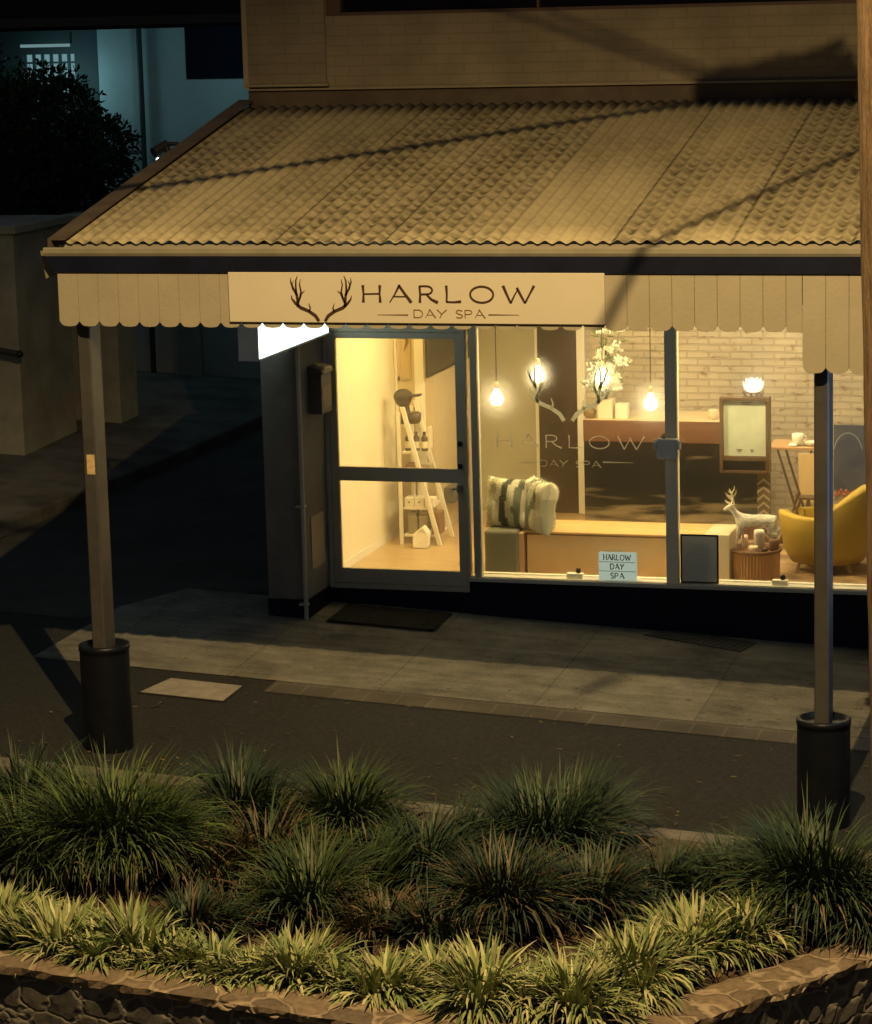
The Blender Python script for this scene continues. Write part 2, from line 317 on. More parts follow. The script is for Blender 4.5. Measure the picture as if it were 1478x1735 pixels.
# body behind: side walls, ceiling, back, roof
m_int=mat('interior_cream',(.80,.74,.58),.75,var=.04,vscale=1.)
b=MB(); b.box(XL,XL+.22,YU+.222,9,gz(-1,0)-.3,ZT); b.box(XR-.2,XR,YU+.222,9,-1,ZT); b.box(XL,XR,9,9.2,-1,ZT); b.box(XL,XR,YU,9.2,ZT,ZT+.15)
b.build('side_wall',m_pier,shop)
b=MB(); b.box(XL+.221,XR-.201,.12,3.4,2.66,2.76); b.build('ceiling',mat('ceiling_white',(.75,.72,.62),.8),shop)
box('window_head',-.6,XR-.21,.0,.1,2.35,2.775,m_pier,shop)
# front pier, left of the door
pL,pR=XL,-.615
b=MB(); b.box(pL,pR,YU,.02,-.02,2.775); b.build('pier',m_pier,shop)
box('pier_base',pL-.006,pR+.006,YU-.006,.03,-.6,-.022,m_navy,shop)
# dark blue base under the windows, and the door step
b=MB(); b.box(.60,XR,-.03,.10,-.9,.055); b.build('window_base',m_navy,shop,origin=(0,0,0))
box('door_step',-.609,.598,-.015,.1,-.9,-.045,m_navy,shop)
m_alu=mat('blue_grey_frame',(.42,.39,.31),.55,metal=.0,var=.08)
m_sill=mat('pale_sill',(.50,.50,.46),.5,var=.1)
# ---- shop front frames
fr=MB()
fr.box(-.612,-.575,-.03,.06,-.04,2.35)           # door jamb
fr.box(.582,.604,-.03,.06,-.04,2.35); 
fr.box(-.575,.582,-.025,.06,2.115,2.17)          # door head
fr.box(-.575,.582,-.02,.06,-.044,.0)             # threshold
fr.build('door_frame',m_alu,shop,.002)
box('door_fanlight',-.575,.582,.0,.05,2.172,2.35,m_alu,shop)
wf=MB()
xa=.645; wf.box(xa,xa+.055,-.03,.06,.09,2.35)
wf.build('window_frame',m_alu,shop,.002); wf=MB(); xm0,xm1=2.255,2.35; wf.box(xm0,xm1,-.035,.07,.09,2.35); wf.build('window_mullion',mat('mullion_grey',(.86,.80,.62),.6,spec=.3),shop,.002); wf=MB()
xn=4.62; wf.box(xn,xn+.1,-.035,.07,.09,2.35)
wf.build('window_mullion',m_alu,shop,.002)
box('window_sill',.60,XR,-.06,.12,.056,.088,m_sill,shop,.004)
GL=glass('shop_glass',(.97,.985,.97),.9)
for (x0,x1) in ((.608,.643),(xa+.056,xm0-.001),(xm1+.001,xn-.001),(xn+.101,XR-.21)): box('window_pane',x0,x1,.0,.008,.089,2.349,GL,shop)
# ---- door leaf
door=MB(); dy0,dy1=-.018,.03
door.box(-.572,-.51,dy0,dy1,.003,2.112); door.box(.515,.579,dy0,dy1,.003,2.112)
door.box(-.51,.515,dy0,dy1,.003,.125); door.box(-.51,.515,dy0,dy1,2.06,2.112); door.box(-.51,.515,dy0,dy1,.87,.985)
do=door.build('shop_door',m_alu,shop,.003)
box('door_pane',-.51,.515,.002,.010,.125,.87,GL,do); box('door_pane',-.51,.515,.002,.010,.985,2.06,GL,do)
m_blk=mat('black_plastic',(.012,.012,.014),.4)
for (px,py) in ((780,752),(780,790)):
    q=at(px,py,Y=-.02); box('door_lock',q.x-.015,q.x+.02,-.04,-.0185,q.z-.02,q.z+.02,m_blk,do,.004)
q=at(779,828,Y=-.02); h=MB(); h.box(q.x-.02,q.x+.025,-.035,-.0185,q.z-.03,q.z+.03); h.tube([(q.x,-.03,q.z),(q.x,-.06,q.z),(q.x-.055,-.063,q.z)],.008,8); h.build('door_handle',mat('steel',(.35,.35,.33),.3,metal=.9),do)
# ---- room
m_floor=mat('timber_floor',(.50,.36,.20),.3,var=.12,vscale=2,stretch=(1,8,1),spec=.6)
box('shop_floor',-.61,XR-.21,.061,3.3,-.04,.03,m_floor,shop)
PX=-.25
b=MB(); b.box(XL+.221,-.605,.061,1.95,.031,2.655); b.build('interior_wall',m_int,shop)
m_ip=mat('partition_tan',(.60,.50,.34),.8,var=.05)
box('partition_wall',-.604,PX,1.952,3.2,.031,2.655,m_ip,shop)
box('skirting_board',-.6045,-.597,.1,1.94,.031,.10,mat('white_trim',(.8,.78,.7),.5),shop)
b=MB(); x=at(702,600,Y=1.93).x; b.box(x-.0,x+.085,1.92,1.951,.031,2.65); x2=at(668,600,Y=1.93).x; b.box(x2,x2+.02,1.93,1.951,.031,2.65); b.build('door_architrave',MATS['white_trim'],shop)
# back wall: smooth left, whitewashed brick right
YB=3.2
xb=at(992,600,Y=YB).x
box('back_wall',PX,xb,YB,YB+.1,.031,2.655,mat('olive_wall',(.40,.37,.26),.8,var=.05),shop)
m_wb=brick_mat('whitewashed_brick',(.60,.53,.42),(.56,.49,.39),(.53,.46,.36),bw=.20,bh=.064,bump=1.4,holes=(.26,.19,.12),blot=.3)
box('brick_wall',xb+.001,XR-.21,YB-.04,YB+.1,.031,2.655,m_wb,shop)
# tall brown door in the back wall with its pale edge
q0=at(912,560,Y=YB-.03); q1=at(984,880,Y=YB-.03)
bd=box('back_door',q0.x,q1.x,YB-.05,YB-.002,.035,2.4,mat('dark_brown_door',(.035,.024,.016),.35),shop)
b=MB(); b.box(q1.x+.001,xb+.012,YB-.09,YB-.041,.035,2.5); b.box(q0.x-.04,q0.x-.001,YB-.02,YB-.002,.035,2.5); b.build('door_architrave',MATS['white_trim'],shop)
# narrow painting between the wall corner and the column, dark screen on the partition
q0=at(680,560,Y=1.95); q1=at(693,640,Y=1.95)
pt=thing('wall_painting',(q0.x+.04,1.95,1.3),'narrow framed painting with a brown swirl hanging above the ladder shelf','painting')
pr=MB(); z0=at(686,642,Y=1.93).z; pr.box(q0.x,q0.x+.085,1.925,1.9495,z0,2.3); pr.build('canvas',mat('painting_tan',(.50,.38,.2),.7),pt)
sw=MB(); zz=[(.030,2.25),(.05,2.15),(.035,2.05),(.06,1.95),(.045,1.86),(.06,1.78),(.03,1.70)]
sw.ribbon([(q0.x+a,1.924,b) for a,b in zz],[.012,.03,.02,.035,.02,.03,.008],-.004); sw.build('brush_stroke',mat('paint_brown',(.13,.07,.03),.7),pt)
k=MB(); qk=at(676,641,Y=1.93); k.ball((qk.x,1.935,qk.z),.012,.012,.022); tag(k.build('wall_hook',mat('bronze',(.1,.06,.03),.4,metal=.6)),'small brown hook on the wall under the narrow painting','hook')
ya=(722-CX,); 
Ya=at(722,600,X=PX+.012); Yb=at(775,600,X=PX+.012); zb_=at(724,640,X=PX+.012).z
tv=thing('wall_screen',(PX,(Ya.y+Yb.y)/2,zb_),'black screen mounted on the tan wall behind the upper door glass','screen')
box('panel',PX+.001,PX+.02,Ya.y,3.15,zb_,2.35,mat('screen_black',(.010,.010,.018),.25),tv,.004)
fm=MB(); fm.box(PX+.021,PX+.026,Ya.y,3.15,zb_,zb_+.015); fm.box(PX+.021,PX+.026,Ya.y,Ya.y+.015,zb_+.015,2.35); fm.build('bezel',m_blk,tv)
qc=at(765,832,X=PX+.01)
tag(MB().box(PX+.001,PX+.10,qc.y-.22,qc.y+.3,qc.z-.07,qc.z+.07).build('wall_heater',mat('heater_grey',(.09,.10,.11),.5),bevel=.01),'dark grey heater low on the wall behind the lower door glass','heater')
# ================================================================= VERANDAH
YE=-4.40; YV=-4.432
vx0,vx1=-1.0,4.78
ver=thing('shop_verandah',(1.9,-2.5,gz(1.9,-2.5)),'verandah of corrugated iron on two chamfered posts in front of the shop','verandah')
ze=at(600,414,Y=YE).z; 
m_roof=mat('corrugated_iron',(.33,.31,.28),.55,metal=.0,spec=.4)
n,l,b=N(m_roof)
mm=lambda op,a,bv=None:mth(op,a,bv,n,l)
tc=n.new('ShaderNodeTexCoord'); s=n.new('ShaderNodeSeparateXYZ'); l.new(tc.outputs['Object'],s.inputs[0])
SW=.76
sh=mm('FLOOR',mm('DIVIDE',mm('ADD',s.outputs[0],1.0),SW)); wn=n.new('ShaderNodeTexWhiteNoise'); wn.noise_dimensions='1D'; l.new(sh,wn.inputs['W'])
fx=mm('FRACT',mm('DIVIDE',mm('ADD',s.outputs[0],1.0),SW))
# corrugation phase 0 crest .. 1 valley
ph=mm('FRACT',mm('DIVIDE',mm('ADD',s.outputs[0],1.0),.095)); val=mm('MULTIPLY',mm('ABSOLUTE',mm('SUBTRACT',ph,.5)),2)
# uneven dark rows across the slope, strongest in the valleys
rw=n.new('ShaderNodeTexNoise'); rw.inputs['Scale'].default_value=1; rw.inputs['Detail'].default_value=2; mp=n.new('ShaderNodeMapping'); mp.inputs['Scale'].default_value=(9.,7.5,1); l.new(tc.outputs['Object'],mp.inputs[0]); l.new(mp.outputs[0],rw.inputs['Vector'])
rows=mm('ABSOLUTE',mm('SUBTRACT',mm('FRACT',mm('ADD',mm('DIVIDE',s.outputs[1],.16),mm('MULTIPLY',rw.outputs[0],1.7))),.5)) 
big=n.new('ShaderNodeTexNoise'); big.inputs['Scale'].default_value=1.1; big.inputs['Detail'].default_value=5; mp2=n.new('ShaderNodeMapping'); mp2.inputs['Scale'].default_value=(1.6,.55,1); l.new(tc.outputs['Object'],mp2.inputs[0]); l.new(mp2.outputs[0],big.inputs['Vector'])
amt=mm('ADD',mm('MULTIPLY',wn.outputs[0],.9),mm('MULTIPLY',mm('SUBTRACT',big.outputs[0],.5),2.4)); amt=mm('MINIMUM',mm('MAXIMUM',mm('ADD',mm('MULTIPLY',amt,.75),.22),.22),.9)
d=mm('MULTIPLY',mm('MULTIPLY',mm('MULTIPLY',rows,2),amt),mm('ADD',mm('MULTIPLY',val,.7),.3))
fine=n.new('ShaderNodeTexNoise'); fine.inputs['Scale'].default_value=22; fine.inputs['Detail'].default_value=5; l.new(tc.outputs['Object'],fine.inputs['Vector'])
d=mm('ADD',mm('MULTIPLY',d,.85),mm('MULTIPLY',mm('SUBTRACT',fine.outputs[0],.5),.5)); d=mm('ADD',d,mm('MULTIPLY',mm('LESS_THAN',fx,.035),.3))
d=mm('ADD',d,mm('MULTIPLY',mm('SUBTRACT',big.outputs[0],.46),1.1))
k=mm('MINIMUM',mm('MAXIMUM',mm('SUBTRACT',1.0,d),.22),1.1)
mx=n.new('ShaderNodeMix'); mx.data_type='RGBA'; mx.blend_type='MULTIPLY'; mx.inputs[0].default_value=1; mx.inputs[6].default_value=(.36,.325,.215,1); l.new(k,mx.inputs[7]); l.new(mx.outputs[2],b.inputs['Base Color'])
rf=MB(); per=.095; cols=int((vx1-vx0)/per*8); rows_=10; A=.011
for r in range(rows_+1):
    t=r/rows_; y=YE+.03+(YU-.02-YE-.03)*t; z0=ze+.012+(zrt-ze-.012)*t
    for c in range(cols+1):
        x=vx0+(vx1-vx0)*c/cols; lap=.004*(int((x+1.0)/SW)%2)
        rf.v.append((x,y,z0+A*math.cos(2*math.pi*(x+1.0)/per+math.pi)+lap))
for r in range(rows_):
    for c in range(cols):
        i=r*(cols+1)+c; rf.f.append([i,i+1,i+cols+2,i+cols+1]); rf.sm.append(True); rf.t.append(None)
ro=rf.build('roof_sheeting',m_roof,ver,origin=(0,0,3)); so=ro.modifiers.new('thickness','SOLIDIFY'); so.thickness=.003; so.offset=-1
# frame timbers below the roof (rafters and purlins) 
slope=(zrt-ze)/(YU-YE); 
def zr(y): return ze+slope*(y-YE)-.022
m_tim=mat('verandah_timber',(.30,.28,.23),.7,var=.1)
rb=MB()
for x in (-.9,.4,1.7,3.0,4.3): rb.prism([(x,YE+.102,zr(YE+.102)),(x,YU-.01,zr(YU-.01)),(x,YU-.01,zr(YU)-.1),(x,YE+.102,zr(YE+.1)-.1)],(.05,0,0))
rb.build('rafters',m_tim,ver)
# barge board down the left edge
bb=MB(); bb.prism([(vx0-.05,YE-.02,ze+.03),(vx0-.05,YU-.0,zrt+.045),(vx0-.05,YU-.0,zrt-.12),(vx0-.05,YE-.02,ze-.10)],(.025,0,0))
bb.prism([(vx0-.05,YE-.02,ze+.031),(vx0-.05,YU,zrt+.046),(vx0-.05,YU,zrt+.056),(vx0-.05,YE-.02,ze+.041)],(.13,0,0))
bb.build('barge_board',mat('barge_brown',(.075,.06,.045),.75,var=.3,vscale=4),ver)
# gutter (pale lip) on a navy fascia
zl=at(600,433,Y=YE).z; zg=at(600,418,Y=YE).z; zf=at(600,461,Y=YE).z
m_gut=mat('gutter_olive',(.26,.25,.20),.45,var=.12,vscale=6)
g=MB(); prof=[(YE-.045,zl),(YE-.055,zl+.02),(YE-.055,zg-.008),(YE-.043,zg),(YE-.035,zg-.004),(YE-.04,zg-.02),(YE-.04,zl+.015),(YE+.03,zl+.015),(YE+.03,zl)]
g.prism([(vx0-.07,y,z) for y,z in prof],(vx1-vx0+.07,0,0)); g.build('gutter',m_gut,ver)
f=MB(); f.prism([(vx0-.06,YE-.05,zl-.002),(vx0-.06,YE+.03,zl-.002),(vx0+.02,YE+.03,zf),(vx0+.02,YE-.0,zf)][::-1],(0,0,0)) if False else None
f=MB(); f.prism([(vx0-.055,YE-.046,zl-.001),(vx0-.055,YE-.046,zl-.02),(vx0+.0,YE-.046,zf),(vx1,YE-.046,zf),(vx1,YE-.046,zl-.001)],(0,.09,0)); f.build('fascia',m_navy,ver)
e=MB(); q=[at(68,425,Y=YE+.03),at(88,425,Y=YE+.03),at(92,465,Y=YE+.03),at(78,472,Y=YE+.03)]; e.prism(q,(0,.05,0)); e.build('gutter_bracket',mat('bracket_grey',(.22,.2,.16),.6),ver)
box('front_beam',vx0,vx1,YE+.046,YE+.10,2.86,ze-.004,m_tim,ver)
# fluted valance boards with a scalloped foot
m_val=mat('valance_cream',(.36,.335,.26),.7,var=.06,vscale=3,bump=.1)
def valance(x0,x1,zt,zb,y,name):
    b=MB(); pt=.1445; x=x0
    while x<x1-.02:
        e_=min(x+pt,x1)-.0018; w_=e_-x; hh=.034
        b.prism([(x,y,zt),(x,y,zb+hh),(x+.020,y,zb+.010),(x+.034,y,zb+.0035),(x+w_/2,y,zb),(e_-.034,y,zb+.0035),(e_-.020,y,zb+.010),(e_,y,zb+hh),(e_,y,zt)],(0,.016,0)) if w_>.11 else b.prism([(x,y,zt),(x,y,zb),(e_,y,zb),(e_,y,zt)],(0,.016,0))
        x+=pt
    return b.build(name,m_val,ver,bevel=.0015)
zvb=at(600,557,Y=YV).z; xd=at(1360,600,Y=YV).x; zdb=at(1400,633,Y=YV).z
valance(-.985,xd,zf+.0,zvb,YV,'valance'); valance(xd+.002,vx1,zf+.0,zdb,YV,'valance')
# posts: square timbers with chamfered corners, black sleeves round the foot
m_post=mat('post_grey',(.062,.062,.064),.4,var=.2,vscale=6,spec=.6)
def post(px_top,py_top,tz,sleeve_top):
    c=at(px_top,py_top,Y=YV+.19); x,y=c.x,YV+.19; h=.048; ch=.010; hy=.095
    pl=[(-h+ch,-hy),(h-ch,-hy),(h,-hy+ch),(h,hy-ch),(h-ch,hy),(-h+ch,hy),(-h,hy-ch),(-h,-hy+ch)]
    b=MB(); z0=gz(x,y)-.05; b.prism([(x+a,y+d,z0) for a,d in pl],(0,0,2.99-z0))
    p=b.build('post',m_post,ver)
    r=.172; zt=sleeve_top
    s=MB(); s.lathe((x,y,z0+.03),[(r*.985,0),(r,.02),(r,zt-z0-.10),(r*.99,zt-z0-.075),(r*1.03,zt-z0-.07),(r*1.03,zt-z0-.035),(r*.97,zt-z0-.03),(r*.86,zt-z0-.03),(r*.84,zt-z0-.06),(.07,zt-z0-.06)],32)
    s.build('post_sleeve',mat('black_sleeve',(.006,.008,.014),.42,var=.2,vscale=7,bump=.05,bscale=20,spec=.3),p)
    return x,y,p
x1,y1,p1=post(152,600,0,at(186,1101,Y=YV+.01).z)
x2,y2,p2=post(1396,700,0,at(1396,1228,Y=YV+.01).z)
q=at(154,787,Y=y1-.096); box('post_sticker',q.x-.029,q.x+.029,y1-.0975,y1-.0953,q.z-.068,q.z+.068,mat('yellow_sticker',(.62,.48,.25),.6,var=.3,vscale=30),p1)
q=at(320,243,X=vx0-.05)
sc=thing('security_camera',q,'small dark camera with a bright white lamp on the left edge of the verandah roof','security camera')
b=MB(); b.tube([q+Vector((.0,0,-.03)),q+Vector((-.10,-.01,.0)),q+Vector((-.18,-.02,.0))],.016,8); b.build('arm',m_blk,sc)
b=MB(); b.tube([q+Vector((-.17,-.02,.0)),q+Vector((-.24,-.12,-.06))],[.035,.042],12); b.tube([q+Vector((-.16,-.05,-.03)),q+Vector((-.12,-.1,-.12))],[.026,.02],10); b.build('head',m_blk,sc)
b=MB(); b.ball(q+Vector((-.215,-.10,-.115)),.017); b.build('lamp',emit('camera_led',(.8,.95,1),6),sc)
# ================================================================= LETTERING
def arc(cx,cz,rx,rz,a0,a1,n=14): return [(cx+rx*math.cos(rad(a0+(a1-a0)*i/n)),cz+rz*math.sin(rad(a0+(a1-a0)*i/n))) for i in range(n+1)]
# strokes in a cell: height 1; each stroke (points, widths)
T=.10
FONT={'H':(.95,[([(0,0),(.02,.5),(0,1.04)],[.15,.09,.15]),([(.93,0),(.91,.5),(.93,1.04)],[.15,.09,.15]),([(.02,.50),(.9,.53)],[.07,.08])]),
'A':(1.15,[([(0,0),(.30,.52),(.56,1.06)],[.05,.08,.12]),([(.52,1.04),(.85,.5),(1.18,0)],[.12,.13,.16]),([(.24,.36),(.86,.36)],[.06,.06])]),
'R':(.95,[([(0,0),(.02,.5),(0,1.0)],[.14,.1,.12]),([(0,.99)]+arc(.38,.75,.30,.24,90,-90)+[(.05,.50)],.09),([(.36,.5),(.62,.2),(.98,0)],[.09,.12,.16])]),
'L':(.75,[([(0,1.03),(.02,.5),(0,.03)],[.14,.1,.1]),([(0,.05),(.4,.04),(.78,.08)],[.09,.09,.14])]),
'O':(1.3,[(arc(.65,.5,.62,.48,100,460,28),.10)]),
'W':(1.65,[([(0,1.04),(.2,.5),(.40,0)],[.15,.12,.10]),([(.40,0),(.62,.5),(.82,.86)],[.1,.07,.06]),([(.74,.92),(.95,.45),(1.16,0)],[.12,.12,.10]),([(1.16,0),(1.42,.55),(1.66,1.04)],[.10,.09,.14])]),
'D':(1.1,[([(0,0),(0,1)],.12),([(0,.97),(.4,.97)]+arc(.5,.5,.5,.47,80,-80)+[(.4,.03),(0,.03)],.11)]),
'Y':(1.1,[([(0,1.03),(.5,.5)],.12),([(1.1,1.03),(.55,.5),(.3,0)],[.12,.12,.11])]),
'S':(.85,[(arc(.42,.75,.36,.22,25,230,12)+arc(.40,.24,.38,.22,70,-150,12),.12)]),
'P':(.9,[([(0,0),(0,1)],.12),([(0,.97)]+arc(.42,.72,.36,.25,90,-90)+[(.0,.47)],.1)])}
def write(b,text,x,z,h,y,off,width=None,gap=.35,wid=1.,sx=1.):
    tot=sum(FONT[c][0] if c!=' ' else .6 for c in text)+gap*(len(text)-1)
    s_=width/tot if width else h*sx
    cx=x
    for c in text:
        if c==' ': cx+=(.6+gap)*s_; continue
        for pts,ws in FONT[c][1]:
            wf_=h*.95*wid
            b.ribbon([(cx+p[0]*s_,y,z+p[1]*h) for p in pts],[q*wf_ for q in ws] if isinstance(ws,list) else ws*wf_,off)
        cx+=(FONT[c][0]+gap)*s_
# antler strokes traced on the sign, in sign pixels relative to the centre line and base
def antler(b,cx,zb,k,y,off):
    "cx centre, zb base height, k metres per pixel"
    Z=lambda pts:[((x-1200)/2.463,(348-z)/2.463) for x,z in pts]
    S=[([(1188,350),(1175,330),(1150,313),(1118,300),(1098,283),(1086,268),(1083,255)],[3.6,3.8,3.6,3.8,3.0,1.8,.6]),
       ([(1152,316),(1156,300),(1150,284)],[2.2,1.5,.5]),
       ([(1110,298),(1108,278),(1105,252),(1092,230),(1083,205),(1084,190)],[3.2,3.2,3.0,2.4,1.6,.5]),
       ([(1104,255),(1102,225),(1103,200),(1110,182)],[2.6,2.2,1.7,.5]),
       ([(1109,282),(1118,262),(1124,248),(1136,238)],[2.8,2.2,1.6,.5]),
       ([(1115,268),(1122,240),(1117,215),(1121,195)],[1.8,1.9,1.4,.5]),
       ([(1090,232),(1088,215),(1094,200)],[1.5,1.1,.4])]
    for sgn in (1,-1):
        for pts,ws in S: b.ribbon([(cx+sgn*p[0]*k,y,zb+p[1]*k) for p in Z(pts)],[q*k*1.3 for q in ws],off)
# ---- shop sign board on the valance
y=YV-.012
a=at(387,466,Y=y); c=at(1026,550,Y=y); a2=at(387,549,Y=y)
sg=thing('shop_sign',((a.x+c.x)/2,y,c.z),'cream sign board reading HARLOW DAY SPA beside dark antlers on the valance','sign')
box('sign_board',a.x,c.x,y-.008,y+.010,c.z,zf+.003,mat('sign_cream',(.60,.57,.47),.55,var=.03),sg,.003)
m_ink=mat('sign_brown',(.05,.022,.012),.6); m_ink2=mat('sign_tan',(.22,.15,.08),.6)
ys=y-.0085
k=1/229.
L=MB(); q0=at(616,512,Y=ys); q1=at(908,487,Y=ys); write(L,'HARLOW',q0.x,q0.z,.108,ys,-.003,width=(q1.x-q0.x)*.99,gap=.50,wid=1.25)
L.build('lettering',m_ink,sg)
L=MB(); q0=at(702,538,Y=ys); q1=at(823,526,Y=ys); write(L,'DAY SPA',q0.x,q0.z,.052,ys,-.003,width=(q1.x-q0.x)*.99,gap=.22,wid=1.15)
for u,v_ in ((640,692),(828,880)):
    p0=at(u,533,Y=ys);p3=at(v_,533,Y=ys); zm=p0.z; ws=[.002,.009] if u==640 else [.009,.002]; L.ribbon([(p0.x,ys,zm),(p3.x,ys,zm)],ws,-.003)
L.build('lettering',m_ink2,sg)
L=MB(); q0=at(546,543,Y=ys); antler(L,q0.x,q0.z,k*1.0,ys,-.003); L.build('antler_emblem',m_ink,sg)
# ---- decal on the window glass
yd=-.0015; kd=1/206.
dc=thing('window_decal',at(985,790,Y=yd),'pale HARLOW DAY SPA lettering and antlers stuck on the window glass','window decal')
m_dec=mat('frosted_decal',(.55,.55,.48),.7)
n,l,b=N(m_dec); tr=n.new('ShaderNodeBsdfTranslucent'); tr.inputs[0].default_value=(.92,.92,.82,1); ms=n.new('ShaderNodeMixShader'); ms.inputs[0].default_value=.6
l.new(b.outputs[0],ms.inputs[1]); l.new(tr.outputs[0],ms.inputs[2]); tp=n.new('ShaderNodeBsdfTransparent'); m3=n.new('ShaderNodeMixShader'); m3.inputs[0].default_value=.12; l.new(ms.outputs[0],m3.inputs[1]); l.new(tp.outputs[0],m3.inputs[2]); l.new(m3.outputs[0],n['Material Output'].inputs[0])
L=MB(); q0=at(843,757,Y=yd); q1=at(1092,736,Y=yd); write(L,'HARLOW',q0.x,q0.z,.105,yd,-.0015,width=(q1.x-q0.x),gap=.50,wid=.85); 
q0=at(915,790,Y=yd); q1=at(1018,776,Y=yd); write(L,'DAY SPA',q0.x,q0.z,.052,yd,-.0015,width=(q1.x-q0.x),gap=.22,wid=1.)
for u,v_ in ((868,910),(1022,1074)):
    p0=at(u,783,Y=yd);p3=at(v_,783,Y=yd); ws=[.002,.010] if u==868 else [.010,.002]; L.ribbon([(p0.x,yd,p0.z),(p3.x,yd,p0.z)],ws,-.0015)
L.build('lettering',m_dec,dc)
L=MB(); q0=at(963,712,Y=yd); antler(L,q0.x,q0.z,kd*1.42,yd,-.0015); m_dec2=m_dec.copy(); m_dec2.name='frosted_antler_decal'
for x in m_dec2.node_tree.nodes:
    if x.type=='BSDF_TRANSLUCENT': x.inputs[0].default_value=(.95,.95,.85,1)
    if x.type=='MIX_SHADER' and abs(x.inputs[0].default_value-.12)<.01: x.inputs[0].default_value=.05
L.build('antler_emblem',m_dec2,dc)
# ================================================================= FIXTURES ON THE FRONT
# projecting light box
lb=thing('light_box_sign',at(440,610,Y=-1.8),'glowing white double sided light box hung under the verandah left of the door','light box sign')
q=at(440,611,Y=-1.8); bx1=q.x; bx0=at(405,600,Y=-1.8).x; bz0=q.z; bz1=bz0+.5
c_=MB(); c_.box(bx0+.02,bx1-.01,-1.799,-.12,bz0,bz1); c_.box(bx0,bx1-.002,-1.815,-1.7995,bz0-.004,bz1); c_.box(bx1-.009,bx1+.012,-1.799,-.12,bz0-.004,bz0+.0115); c_.build('casing',mat('box_grey',(.55,.58,.60),.5),lb,bevel=.004)
em=emit('light_box_face',(.82,1,.88),2.2)
box('light_panel',bx1-.008,bx1+.002,-1.792,-.128,bz0+.012,bz1-.01,em,lb); box('light_panel',bx0+.009,bx0+.019,-1.78,-.128,bz0+.02,bz1-.02,em,lb)
c_=MB(); 
for yy in (-1.5,-.5): c_=MB(); c_.tube([((bx0+bx1)/2,yy,bz1),((bx0+bx1)/2,yy,zr(yy))],.012,8); c_.build('hanging_rod',m_blk,lb)
# neighbour's blue sign beyond the right edge of the photograph, under the same verandah line
lb2=thing('blue_light_box_sign',(5.18,-4.2,.9),'blue lit sign box of the next shop beyond the right edge','light box sign')
box('casing',5.12,5.24,-4.42,-4.0,.9,2.5,MATS['box_grey'],lb2); box('light_panel',5.105,5.119,-4.40,-4.02,.92,2.48,emit('blue_sign_face',(.25,.55,1),5),lb2)
vt=thing('verandah_tube_light',(-.05,-4.05,2.97),'cool white tube light fixed under the verandah behind the sign board','tube light')
box('batten',-.62,.52,-4.08,-4.02,2.99,3.04,MATS['box_grey'],vt); b=MB(); b.tube([(-.60,-4.05,2.965),(.50,-4.05,2.965)],.016,10); b.build('tube',emit('verandah_tube',(.85,1,.90),14),vt)
# downpipe at the pier corner
dpx=at(512,800,Y=YU-.02).x
dp=thing('downpipe',(dpx,YU-.03,gz(dpx,YU)),'thin grey downpipe clipped to the pier corner left of the door','downpipe')
b=MB(); b.tube([(dpx,YU-.035,2.7),(dpx,YU-.035,gz(dpx,YU)+.005)],.018,10); b.build('pipe',mat('pipe_grey',(.42,.42,.38),.45),dp)
for py in (857,1022):
    z=at(510,py,Y=YU).z; box('pipe_clip',dpx-.055,dpx+.022,YU-.058,YU-.0065 if z<0 else YU-.0005,z-.008,z+.008,MATS['pipe_grey'],dp)
# meter box and notice on the recess wall
mb=thing('letter_box',(-.60,-.3,1.2),'dark grey metal letter box on the recess wall beside the door','letter box')
zt=at(535,628,X=-.5).z; zb2=at(535,708,X=-.5).z
b=MB(); b.box(-.614,-.50,-.42,-.16,zb2,zt-.05); b.prism([(-.614,-.43,zt-.049),(-.48,-.43,zt-.049),(-.50,-.43,zt-.01),(-.614,-.43,zt+.02)],(0,.28,0)); b.build('body',mat('box_dark',(.07,.07,.065),.5,var=.2),mb,.006)
b=MB(); b.box(-.4995,-.497,-.39,-.19,zb2+.04,zb2+.22); b.build('front_flap',mat('flap_brown',(.17,.12,.09),.5),mb)
zz1=at(535,872,X=-.61).z; zz0=at(535,962,X=-.61).z
tag(MB().box(-.6145,-.608,-.48,-.15,zz0,zz1).build('notice_plate',mat('plate_grey',(.26,.24,.20),.5)),'blank pale plate low on the recess wall beside the door','plate')
# white box clamped to the window mullion
q0=at(1115,742,Y=-.06); q1=at(1150,777,Y=-.06)
mb=thing('mullion_box',((q0.x+q1.x)/2,-.06,q1.z),'small pale box clamped round the window mullion right of the decal','junction box')
b=MB(); b.box(q0.x,q1.x,-.115,-.036,q1.z,q0.z); b.build('body',mat('box_white',(.78,.78,.74),.5,var=.1),mb,.01)
b=MB(); b.tube([(q0.x-.0,-.08,q0.z-.05),(q0.x-.025,-.08,q0.z-.05)],.045,12); b.build('side_knob',MATS['box_white'],mb); b=MB(); b.tube([(q1.x,-.08,q0.z-.05),(q1.x+.02,-.08,q0.z-.05)],.04,12); b.build('side_knob',MATS['box_white'],mb)
b=MB(); b.lathe((q0.x+.05,-.075,q0.z),[(.022,0),(.024,.012),(.014,.03),(.004,.042)],12); b.build('sensor',mat('sensor_pink',(.55,.40,.34),.5),mb)
# added cream strip, painting the warm reflection on the lit door jamb
cu=MB(); q=at(799,560,Y=.075); zz=at(803,700,Y=.075).z
cu.prism([(q.x-.02,.07,2.34),(q.x+.018,.07,2.34),(q.x+.016,.07,1.7),(q.x+.004,.07,zz),(q.x-.001,.07,zz),(q.x-.008,.07,1.7)],(0,.006,0))
tag(cu.build('jamb_reflection_strip',mat('jamb_reflection_cream',(.85,.76,.5),.8)),'thin tapering cream strip painting a warm reflection right of the door','painted reflection')
